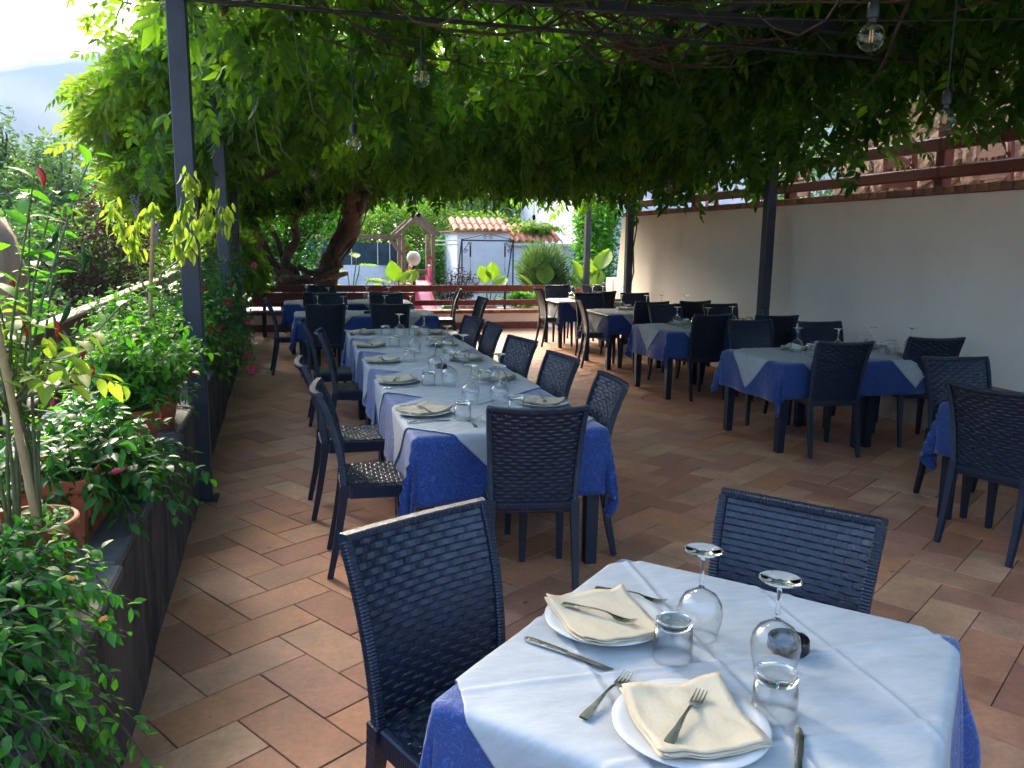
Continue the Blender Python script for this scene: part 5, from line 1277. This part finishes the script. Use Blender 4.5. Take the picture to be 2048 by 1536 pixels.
tree('slope_bush', 'dense blue-green bush left of the dead brown shrub', 'bush', -3.5, 14.0, 2.5, [((0, 0, 1.9), (1.2, 1.0, .95)), ((.8, 0, 1.4), (.9, .9, .9)), ((-.9, .2, 1.5), (1.0, .9, .9))], 5200, L_BUSH, .12, 5, .07, GT)
tree('slope_bush', 'shaded green bush low beyond the middle of the left railing', 'bush', -3.0, 10.5, 1.7, [((0, 0, .9), (.8, 1.1, .6)), ((-.7, .3, .8), (.8, .9, .6))], 2600, L_BUSH, .11, 6, .05, GT)
tree('dead_shrub', 'dead reddish brown shrub on the slope behind the green bushes', 'shrub', -2.75, 13.6, 2.2, [((0, 0, 1.55), (.65, .7, 1.0)), ((.3, .2, 2.3), (.45, .5, .6)), ((-.3, 0, .9), (.6, .6, .6))], 2600, DRYLEAF, .11, 7, .05, GT, tmat=TWIG)
tree('slope_bush', 'yellow-green bush under the hanging wisteria on the left', 'bush', -2.2, 17.5, 2.6, [((0, 0, 2.0), (1.1, 1, 1.0)), ((-.8, 0, 1.5), (.9, .9, .9))], 3000, L_HEDGE, .13, 8, .06, GT)
for k, (x, y, h) in enumerate([(-9.5, 30, 4.0), (-12, 26, 3.6), (-7.5, 34, 4.4), (-3.0, 38, 4.6), (-15, 34, 4.6), (-.5, 33, 4.0)]):
    tree('far_tree', ['rounded hazy tree far down the slope, leftmost', 'lower rounded tree at the far left slope', 'far tree between the two airy trees', 'far tree seen past the wisteria lobe', 'tallest far tree at the left edge', 'far tree behind the wisteria trunks'][k], 'tree', x, y, h, [((0, 0, h * .6), (2.4, 2, h * .36)), ((1.6, 0, h * .45), (1.7, 1.5, h * .3)), ((-1.7, 0, h * .45), (1.7, 1.5, h * .3))], 2600, L_TREE, .26, 20 + k, .16, 'far trees')
tree('trunk_side_shrub', 'shady leafy shrub mass behind the twisted wisteria trunks', 'shrub', -.15, 16.75, 3.2, [((0, 0, 2.3), (1.0, .5, .8)), ((.7, -.1, 2.9), (.9, .5, .5)), ((-.8, -.1, 1.5), (.7, .5, .8)), ((.1, 0, 1.3), (.7, .45, .6)), ((.9, .1, 2.2), (.5, .4, .5))], 7500, L_DRK, .11, 51, .05, GT)
# tan stone pillar
sp = thing('stone_pillar', 'rough tan stone pillar with a rounded top beyond the railing at the left edge', 'pillar', (-2.22, 6.5, -1.3)); mb = MB()
P_ = []
for i in range(22):
    z = i * .155 if i < 20 else 3.08 + .0 * i; row_ = []
    q = 1 if i < 17 else math.sqrt(max(0.02, 1 - ((i - 16.5) / 5.2) ** 2))
    for j in range(25):
        a = 2 * PI * j / 24; cx, cyy = math.copysign(abs(math.cos(a)) ** .6, math.cos(a)), math.copysign(abs(math.sin(a)) ** .6, math.sin(a)); rr = .34 * q * (1 + .05 * math.sin(a * 5 + i * 1.1) + .03 * math.sin(a * 9 - i * 2.3))
        row_.append((cx * rr, cyy * rr, min(z, 3.1)))
    P_.append(row_)
mb.grid(P_); mb.f = [tuple(reversed(f)) for f in mb.f]; to_obj('body', mb, mat('tan_rough_stone', (.46, .33, .24), .95, (.30, .21, .16), 5, 1, 28, stretch=(2.5, 2.5, .7), detail=9), sp, smooth=True)

# ================================================================= THE GARDEN BEHIND
gw = thing('garden_wall', 'white garden wall behind the swing with a dark net stretched above it', 'wall', (0, 0, 0))
mb = MB(); mb.box(-.5, 4.35, 23.0, 23.25, -.05, .98, .01); to_obj('wall_body', mb, GARDENWALL, gw)
mb = MB(); P_ = [[(x, 22.98 + .05 * math.sin(x * 3.2 + z * 2) + .02 * math.sin(x * 9), z + .04 * math.sin(x * 1.7) * (z > 1.5)) for x in np.linspace(-.5, 3.2, 30)] for z in (.985, 1.15, 1.3, 1.45, 1.62)]; mb.grid(P_); to_obj('shade_net', mb, NET, gw, smooth=True)
hut = thing('garden_outbuilding', 'small white rendered outbuilding with a clay tile roof and a red-brown door', 'building', (0, 0, 0)); HY = 20.5
mb = MB(); mb.box(4.10, 5.50, HY, HY + 2.6, -.05, 1.92, .01); mb.box(5.505, 7.3, HY + .0, HY + 2.6, -.05, 1.58, .01); to_obj('wall', mb, GARDENWALL, hut)
def rtile(x, y, z, n=8, r=.085, L=.46, m=ROOFTILE):
    b = MB(); O = [[(x + r * (1.0 - .1 * k) * math.cos(PI * j / n), y + L * k, z + r * math.sin(PI * j / n) * 1 + k * L * .36) for j in range(n + 1)] for k in range(2)]; I = [[(p[0] * 1 + (x - p[0]) * .16, p[1], p[2] - .013) for p in r_] for r_ in O]
    b.grid(O); b.grid([I[1], I[0]]); b.grid([I[0], O[0]]); b.grid([O[1], I[1]]); return to_obj('roof_tile', b, m, hut, smooth='auto')
for k in range(8):
    for q in range(2): rtile(4.08 + k * .185, HY - .12 + q * .36, 1.93 + q * .14)
for k in range(8):
    for q in range(3): rtile(5.54 + k * .185, HY - .14 + q * .36, 1.66 + q * .135)
mb = MB(); mb.box(4.0, 5.50, HY - .1, HY + 2.4, 1.925, 1.945); to_obj('roof_deck', mb, ROOFTILE, hut)
mb = MB(); mb.box(5.505, 7.3, HY - .1, HY + 2.4, 1.585, 1.65); to_obj('roof_deck', mb, mat('white_eave', (.75, .75, .74), .8), hut)
for k in range(8): mb = MB(); mb.tube([(4.05 + k * .19, HY + .70, 2.19), (4.05 + k * .19 + .2, HY + .70, 2.19)], [.085, .07], 12); to_obj('ridge_tile', mb, ROOFTILE, hut, smooth='auto')
mb = MB(); mb.box(5.93, 6.55, HY - .02, HY + .02, 0, 1.42, .004); dr = to_obj('door', mb, REDWOOD, hut)
for z in (.3, .75, 1.2): mb = MB(); mb.box(5.95, 6.53, HY - .04, HY - .021, z, z + .05, .003); to_obj('door_hinge', mb, WROUGHT, dr)
for k in range(3): mb = MB(); mb.box(6.07 + k * .15, 6.078 + k * .15, HY - .024, HY - .0205, .05, 1.4); to_obj('plank_joint', mb, WROUGHT, dr)
# wrought iron arch
t = thing('iron_swing_arch', 'thin black wrought iron swing frame with scroll ornaments before the white outbuilding', 'swing frame', (0, 19.5, 0))
def sp_(pts, r=.010): m = MB(); m.tube(pts, r, 6); return m
for x in (4.02, 5.32): to_obj('upright', sp_([(x, 0, 0), (x, 0, 1.74)], .02), WROUGHT, t); to_obj('upright', sp_([(x, .9, 0), (x, .05, 1.70)], .016), WROUGHT, t)
to_obj('crossbar', sp_([(4.0, 0, 1.70), (5.34, 0, 1.70)], .02), WROUGHT, t)
to_obj('roof_rod', sp_([(4.03, 0, 1.72), (4.55, 0, 1.84), (4.67, 0, 1.86), (4.8, 0, 1.84), (5.31, 0, 1.72)], .009), WROUGHT, t, smooth=True)
def spiral(cx, cz, r, dirx, turns=1.6, st=0): return [(cx + dirx * r * (1 - .75 * k / 22) * math.cos(st + turns * 2 * PI * k / 22), 0, cz + r * (1 - .75 * k / 22) * math.sin(st + turns * 2 * PI * k / 22)) for k in range(23)]
for sx, c in ((1, 4.60), (-1, 4.74)): to_obj('scroll', sp_(spiral(c, 1.78, .055, sx), .007), WROUGHT, t, smooth=True)
for x, sx in ((4.02, 1), (5.32, -1)):
    to_obj('scroll', sp_(spiral(x + sx * .09, 1.44, .06, sx), .008), WROUGHT, t, smooth=True); to_obj('scroll', sp_(spiral(x + sx * .20, 1.62, .045, -sx), .007), WROUGHT, t, smooth=True)
    to_obj('brace', sp_([(x + sx * .05, 0, 1.48), (x + sx * .12, 0, 1.56), (x + sx * .18, 0, 1.66)], .008), WROUGHT, t)
    to_obj('spring', sp_([(x + sx * .21, 0, 1.58), (x + sx * .21, 0, 1.30)], .022), WROUGHT, t)
    to_obj('chain', sp_([(x + sx * .21, 0, 1.62), (x + sx * .21, 0, 1.05), (x + sx * .16, -.1, .5)], .005), WROUGHT, t); to_obj('chain', sp_([(x + sx * .21, 0, 1.05), (x + sx * .26, .1, .5)], .005), WROUGHT, t)
mb = MB(); mb.box(4.14, 5.20, -.25, .25, .42, .46, .01); to_obj('seat', mb, SWINGWOOD, t)
# wooden swing set with gabled tower and slide
t = thing('wooden_swing_set', 'wooden play tower with a pointed gable and a swing beam', 'play tower', (0, 19.0, 0))
for x in (2.52, 3.22):
    for y in (0, .8): mb = MB(); mb.box(x - .045, x + .045, y - .045, y + .045, 0, 1.82, .006); to_obj('post', mb, SWINGWOOD, t)
for y in (-.06, .86):
    for sx in (-1, 1):
        mb = MB(); L = math.hypot(.46, .42); mb.box(-.05, L + .06, -.03, .03, -.05, .05, .006, Matrix.Translation((2.87, y, 2.26)) @ Matrix.Rotation(math.atan2(.42, .46) if sx > 0 else PI - math.atan2(.42, .46), 4, 'Y')); to_obj('rafter', mb, SWINGWOOD, t)
for z in (.75, .9): mb = MB(); mb.box(2.57, 3.17, -.03, .03, z, z + .1, .005); to_obj('rail', mb, SWINGWOOD, t)
mb = MB(); mb.box(2.5, 3.25, .0, .85, .62, .66, .005); to_obj('platform', mb, SWINGWOOD, t)
mb = MB(); mb.box(.55, 2.47, -.05, .05, 1.70, 1.80, .008); to_obj('swing_beam', mb, SWINGWOOD, t)
mb = MB(); mb.sweep([(2.47, 0, 1.35), (2.22, 0, 1.69)], [(-.03, -.04), (.03, -.04), (.03, .04), (-.03, .04)], (0, 1, 0)); to_obj('brace', mb, SWINGWOOD, t)
for sx in (-1, 1): mb = MB(); mb.sweep([(.6, sx * .7, 0), (.6, 0, 1.69)], [(-.04, -.04), (.04, -.04), (.04, .04), (-.04, .04)]); to_obj('leg', mb, SWINGWOOD, t)
ROPE = mat('pale_rope', (.62, .62, .60), .9, None, 30)
for x in (.95, 1.32, 1.92, 2.2): to_obj('rope', sp_([(x, 0, 1.69), (x, 0, .9), (x, 0, .45)], .010), ROPE, t)
for a in (.93, 1.90): mb = MB(); mb.box(a, a + .42, -.09, .09, .42, .45, .008); to_obj('swing_seat', mb, REDPLASTIC, t)
for x, z in ((2.62, 1.45), (3.12, 1.2)): to_obj('handle', sp_([(x, -.08, z), (x + .04, -.10, z + .06), (x + .02, -.1, z + .14), (x - .02, -.08, z + .1)], .018), REDPLASTIC, t, smooth=True)
t = thing('pink_slide', 'pink plastic slide coming down from the play tower', 'slide', (0, 18.9, 0)); mb = MB()
cr = [(-.16, .12), (-.14, .0), (.14, .0), (.16, .12)]; pt = [(0, -.05, .74), (0, -.35, .72), (0, -.9, .42), (0, -1.5, .12), (0, -1.8, .06)]
mb.grid([[(2.86 + a, y, z + b_) for a, b_ in cr] for _, y, z in pt]); mb.grid([[(2.86 + a * .95, y, z + b_ + .02) for a, b_ in reversed(cr)] for _, y, z in pt]); to_obj('chute', mb, PINK, t, smooth='auto')
for sx in (-1, 1): mb = MB(); mb.box(2.86 + sx * .23 - .02, 2.86 + sx * .23 + .02, -.3, .0, .70, 1.12, .01); to_obj('side_panel', mb, PINK, t)
mb = MB(); mb.box(2.66, 3.06, -.25, -.2, 0, .66, .01); to_obj('support', mb, PINK, t)
t = thing('globe_lamp', 'garden lamp with a round pinkish white globe on a dark post', 'lamp', (2.44, 16.8, 0))
mb = MB(); mb.lathe([(0, 1.155), (.06, 1.165), (.11, 1.21), (.145, 1.28), (.145, 1.34), (.11, 1.41), (.06, 1.445), (0, 1.455)], 28); to_obj('globe', mb, OPAL, t, smooth=True)
mb = MB(); mb.lathe([(.05, 0), (.04, .03), (.03, .1), (.03, 1.10), (.06, 1.11), (.06, 1.13), (.035, 1.15)], 14); to_obj('pole', mb, WROUGHT, t, smooth='auto')
t = thing('clothes_line', 'pale double bars reaching from the play tower to the outbuilding', 'rack', (0, 19.3, 0))
for z in (1.60, 1.70): to_obj('bar', sp_([(3.3, .2, z - .02), (4.1, .5, z)], .016), mat('cream_bar', (.75, .72, .55), .6), t)
# white house at the right
hs = thing('white_house', 'bright white house with dark red shutters beyond the wall end', 'building', (0, 0, 0))
mb = MB(); mb.box(7.35, 12, 19.6, 26, -.05, 4.4, .01); to_obj('wall', mb, GARDENWALL, hs)
mb = MB(); mb.box(7.72, 8.05, 19.55, 19.598, 2.12, 3.1, .01); to_obj('shutter', mb, REDWOOD, hs)
mb = MB(); mb.box(7.75, 8.02, 19.50, 19.598, 2.05, 2.11, .01); to_obj('sill', mb, GARDENWALL, hs)
mb = MB(); mb.box(7.88, 8.0, 19.56, 19.597, 1.30, 2.03, .02); to_obj('hanging_board', mb, mat('mauve_board', (.16, .10, .13), .6), hs)
mb = MB(); mb.box(9.2, 10.0, 19.56, 19.598, 1.2, 2.6, .01); to_obj('window', mb, mat('dark_window', (.02, .03, .04), .1), hs)
mb = MB(); mb.box(7.2, 12, 19.4, 26, 4.41, 4.55, .01); to_obj('roof', mb, ROOFTILE, hs)
t = thing('stone_baluster', 'white baluster shaped garden pedestal beside the elephant ears', 'pedestal', (6.42, 16.6, 0)); mb = MB(); mb.lathe([(.14, 0), (.14, .08), (.09, .12), (.12, .3), (.12, .5), (.07, .8), (.10, .86), (.10, .95), (0, .95)], 16); to_obj('shaft', mb, GARDENWALL, t, smooth='auto')
# elephant ears
def ele(x, y, lb, leaves, pot=False):
    t = thing('elephant_ear_plant', lb, 'plant', (x, y, 0), 0, 'elephant ear plants behind the fence')
    for (dx, dy, h, L, az, tl) in leaves:
        mb = MB(); mb.tube(wob([(0, 0, 0), (dx * .4, dy * .4, h * .6), (dx, dy, h)], .01, 4, 1), [.018 - .001 * k for k in range(9)], 6); to_obj('stalk', mb, L_ELE, t, smooth=True)
        mb = MB(); n, m = 14, 8; V = []
        for i in range(n + 1):
            v = i / n; wd = .42 * math.sin(PI * min(1, v * .97 + .03)) ** .75 * (1.15 - .5 * v)
            V.append([((j / m * 2 - 1) * wd * (1 + .03 * math.sin(i * 2.6)), v, .10 * abs(j / m * 2 - 1) ** 1.4 + .03 * math.sin(i * 2.6 + abs(j - m / 2) * .4) * abs(j / m * 2 - 1) - .22 * v * v) for j in range(m + 1)])
        mb.grid(V); Mx = Matrix.Translation((dx, dy, h)) @ Matrix.Rotation(R(az), 4, 'Z') @ Matrix.Rotation(R(tl), 4, 'X') @ Matrix.Diagonal((L, L, L, 1)); mb.xf(Mx)
        o = to_obj('leaf', mb, L_ELE, t, smooth=True); a = o.data.attributes.new('rnd', 'FLOAT', 'POINT'); a.data.foreach_set('value', [rng.random()] * len(mb.v))
ele(1.15, 16.5, 'elephant ear plant with arching stalks right of the wisteria trunk', [(.15, 0, 1.15, .38, -70, 10), (-.1, 0, 1.0, .34, 60, 20), (.3, -.1, .85, .36, -60, -10), (-.2, .1, .75, .34, 80, 0), (.1, .2, 1.3, .30, 10, 30)])
ele(1.98, 16.4, 'elephant ear plant with upright bright leaves left of the globe lamp', [(.0, 0, .84, .46, 10, 75), (.2, .05, .80, .38, -40, 55), (.36, 0, .82, .36, -30, 60), (-.25, 0, .85, .35, 70, 15), (-.1, .1, .8, .3, 40, 30)])
ele(3.95, 16.3, 'elephant ear plant with broad leaves left of the iron arch upright', [(-.1, 0, .80, .44, 15, 70), (.08, .05, .88, .40, -5, 80), (.2, 0, .7, .40, -40, 50), (.1, -.1, .45, .36, -70, 10)])
ele(4.95, 16.3, 'elephant ear plant with two yellow-green leaves before the red-brown door', [(-.1, 0, .76, .36, 60, 50), (.22, .05, .80, .50, -20, 72), (.05, -.1, .4, .3, -20, 10)])
ele(6.15, 16.3, 'large elephant ear plant with a fan-like leaf beside the slim steel post', [(-.2, 0, .9, .46, 30, 70), (.25, 0, 1.10, .58, -50, 60), (-.15, -.1, .6, .46, 50, 55), (.1, -.1, .75, .5, -30, 60), (.05, .1, .95, .44, 0, 80)])
# rosemary
t = thing('rosemary_bush', 'large round grey-green rosemary bush at the gap in the fence', 'bush', (5.30, 16.9, 0)); p1, d1 = blob(5200, (0, 0, .98), (.52, .45, .62), 5, .25, .22); p2, d2 = blob(2200, (.35, -.15, .55), (.45, .4, .48), 6, .3, .2); p3, d3 = blob(1600, (.1, .1, .35), (.5, .4, .4), 7, .3, .2)
Pp = np.concatenate([p1, p2, p3]); Dd = np.concatenate([d1, d2, d3]); Dd[:, 2] = np.abs(Dd[:, 2]) + .5
scatter('foliage', [t_small(.16, .1, .05)], Pp, Dd + nr.normal(0, .25, Dd.shape), rdir(len(Pp), -.5, .5), nr.uniform(.07, .17, len(Pp)), L_ROSE, t)
mb = MB()
for k in range(14): a = k * 2.4; mb.tube([(0, 0, 0), (.2 * math.cos(a), .2 * math.sin(a), .5), (.4 * math.cos(a), .35 * math.sin(a), 1.1)], [.015, .01, .004], 5)
to_obj('stems', mb, TWIG, t)
# dead dark shrub
t = thing('dry_dark_shrub', 'dark dried-out shrub with thin twigs against the white outbuilding', 'shrub', (3.25, 16.4, 0)); mb = MB(); P = []; D = []
for k in range(110):
    a = rng.random() * 6.28; q = rng.random() ** .6; pts = [(0, 0, .1), (.3 * q * math.cos(a), .2 * q * math.sin(a), .45), (.55 * q * math.cos(a), .35 * q * math.sin(a), .75 + .45 * rng.random() * (1.15 - q * .6))]; w_ = wob(pts, .02, 4, k)
    mb.tube(w_, [.007 - .0007 * i for i in range(len(w_))], 4, cap=False)
    for p in w_[3:]:
        for _ in range(3): P.append(tuple(p)); D.append((rng.gauss(0, 1), rng.gauss(0, 1), rng.gauss(-.2, .8)))
to_obj('twigs', mb, mat('black_twig', (.03, .02, .018), .9), t)['kind'] = 'stuff'; n = len(P)
scatter('dry_leaves', [t_small(.35)], P, D, rdir(n, -.5, 1), nr.uniform(.03, .075, n), leaf_mat('black_leaf', (.018, .010, .010), (.035, .022, .02), .1, (1, 1, 1)), t)
# planters low behind the fence
t = thing('leafy_planter', 'long planter box of low round-leaved plants behind the fence, right part', 'planter', (4.55, 15.75, 0)); mb = MB(); mb.box(-.55, .35, -.12, .12, 0, .36, .01); to_obj('box', mb, mat('beige_box', (.42, .36, .30), .8), t); p, d = blob(900, (-.05, 0, .52), (.42, .16, .18), 4, .3, .3); scatter('foliage', LT, p, rdir(900, -.3, .8), rdir(900, .3, 1), nr.uniform(.05, .1, 900), L_MID, t)
t = thing('beige_crate', 'beige box with a wavy top low behind the fence middle', 'box', (3.45, 15.7, 0)); mb = MB(); mb.box(-.45, .45, -.15, .15, 0, .42, .01); to_obj('body', mb, mat('beige_box', (.42, .36, .30), .8), t)
t = thing('green_jug', 'green plastic box standing behind the low fence board', 'box', (2.92, 15.6, 0)); mb = MB(); mb.box(-.10, .10, -.08, .08, 0, .42, .015); to_obj('body', mb, mat('green_plastic', (.02, .25, .08), .4), t)
for k, x in enumerate((3.14, 3.30)): t = thing('white_bucket', ['white plastic tub right beside the green box', 'white plastic tub second from the green box'][k], 'tub', (x, 15.6, 0)); mb = MB(); mb.lathe([(0, 0), (.055, 0), (.068, .42), (.062, .42), (.05, .02), (0, .02)], 14); to_obj('body', mb, CHINA, t, smooth='auto')
# hedges and the wooded bank behind
def hedge(lb, y, x0, x1, zt, th, n, lm, size, seed, grp='hedges behind the garden', z0=-.1):
    t = thing('hedge', lb, 'hedge', ((x0 + x1) / 2, y, 0), 0, grp); P = np.stack([nr.uniform(x0, x1, n), nr.normal(0, th, n), nr.random(n) ** .6], 1)
    top = zt + .35 * noise3(np.stack([P[:, 0] * 1.3, P[:, 0] * 0, P[:, 0] * 0], 1), seed, 1.0) + .12 * noise3(np.stack([P[:, 0] * 5, P[:, 1], P[:, 0] * 0], 1), seed + 1, 1)
    P[:, 2] = z0 + (top - z0) * P[:, 2]; P[:, 1] += .35 * noise3(P, seed + 4, 1.7); P[:, 0] -= (x0 + x1) / 2
    scatter('foliage', ST, P, rdir(n, -.7, .8), rdir(n, .2, 1), nr.uniform(size * .6, size * 1.25, n), lm, t)
    m2 = MB()
    for k in range(int((x1 - x0) * 1.5)): a = rng.uniform(x0, x1) - (x0 + x1) / 2; m2.tube([(a, 0, z0), (a + rng.gauss(0, .2), 0, zt * .5), (a + rng.gauss(0, .4), 0, zt * .85)], [.04, .025, .01], 5)
    o = to_obj('stems', m2, TWIG, t); o['kind'] = 'stuff'
hedge('sunlit yellow-green hedge above the dark net and the outbuilding roof', 24.3, -1, 9.5, 2.55, .45, 16000, L_HEDGE, .14, 31)
hedge('darker green hedge between the play tower and the outbuilding', 22.4, 2.9, 4.3, 1.75, .3, 3600, L_MID, .11, 33)
hedge('climbing shrubs crowding round the slim post and the white house corner', 18.6, 6.75, 7.6, 2.4, .35, 5200, L_MID, .12, 35)
hedge('tall mixed greenery rising behind the yellow-green hedge', 28, -1.5, 16, 4.1, 1.2, 16000, L_BUSH, .22, 37, z0=0)
hedge('wooded bank filling the far background under the canopy', 36, -.5, 26, 7.0, 2.5, 14000, L_TREE, .36, 39, z0=.5)
p, d = blob(240, (.45, 0, 0), (.7, .3, .12), 3, .2, .3); t = thing('roof_creeper', 'yellow-green creeper growing over the clay tile roof', 'creeper', (5.9, 20.9, 2.05)); scatter('foliage', CT, p, rdir(len(p), -.5, .6), rdir(len(p), .2, 1), nr.uniform(.12, .25, len(p)), L_HEDGE, t)

# ================================================================= HAZE
mb = MB(); mb.box(-3500, 3500, -3500, 3500, -6, 700)
hz = to_obj('haze', mb, MOUNT); hz['kind'] = 'stuff'
hm_ = bpy.data.materials.new('pale_air'); hm_.use_nodes = True; t_ = hm_.node_tree; t_.nodes.clear()
ou = t_.nodes.new('ShaderNodeOutputMaterial'); pv = t_.nodes.new('ShaderNodeVolumePrincipled'); pv.inputs['Color'].default_value = (.13, .22, .38, 1); pv.inputs['Density'].default_value = .00065; pv.inputs['Anisotropy'].default_value = 0
t_.links.new(pv.outputs[0], ou.inputs['Volume']); hz.data.materials[0] = hm_

# ---- fallen leaves on the floor
n = 150; P = np.stack([nr.uniform(-.5, 5.3, n), nr.uniform(2.2, 14.5, n), np.full(n, .004)], 1)
scatter('fallen_leaves', [t_small(.5, .2, -.12)], P, np.stack([nr.normal(size=n), nr.normal(size=n), nr.normal(0, .05, n)], 1), np.tile([0., 0, 1], (n, 1)), nr.uniform(.018, .045, n), leaf_mat('fallen_leaf', (.10, .05, .02), (.30, .24, .04), .1, (1, 1, 1)))
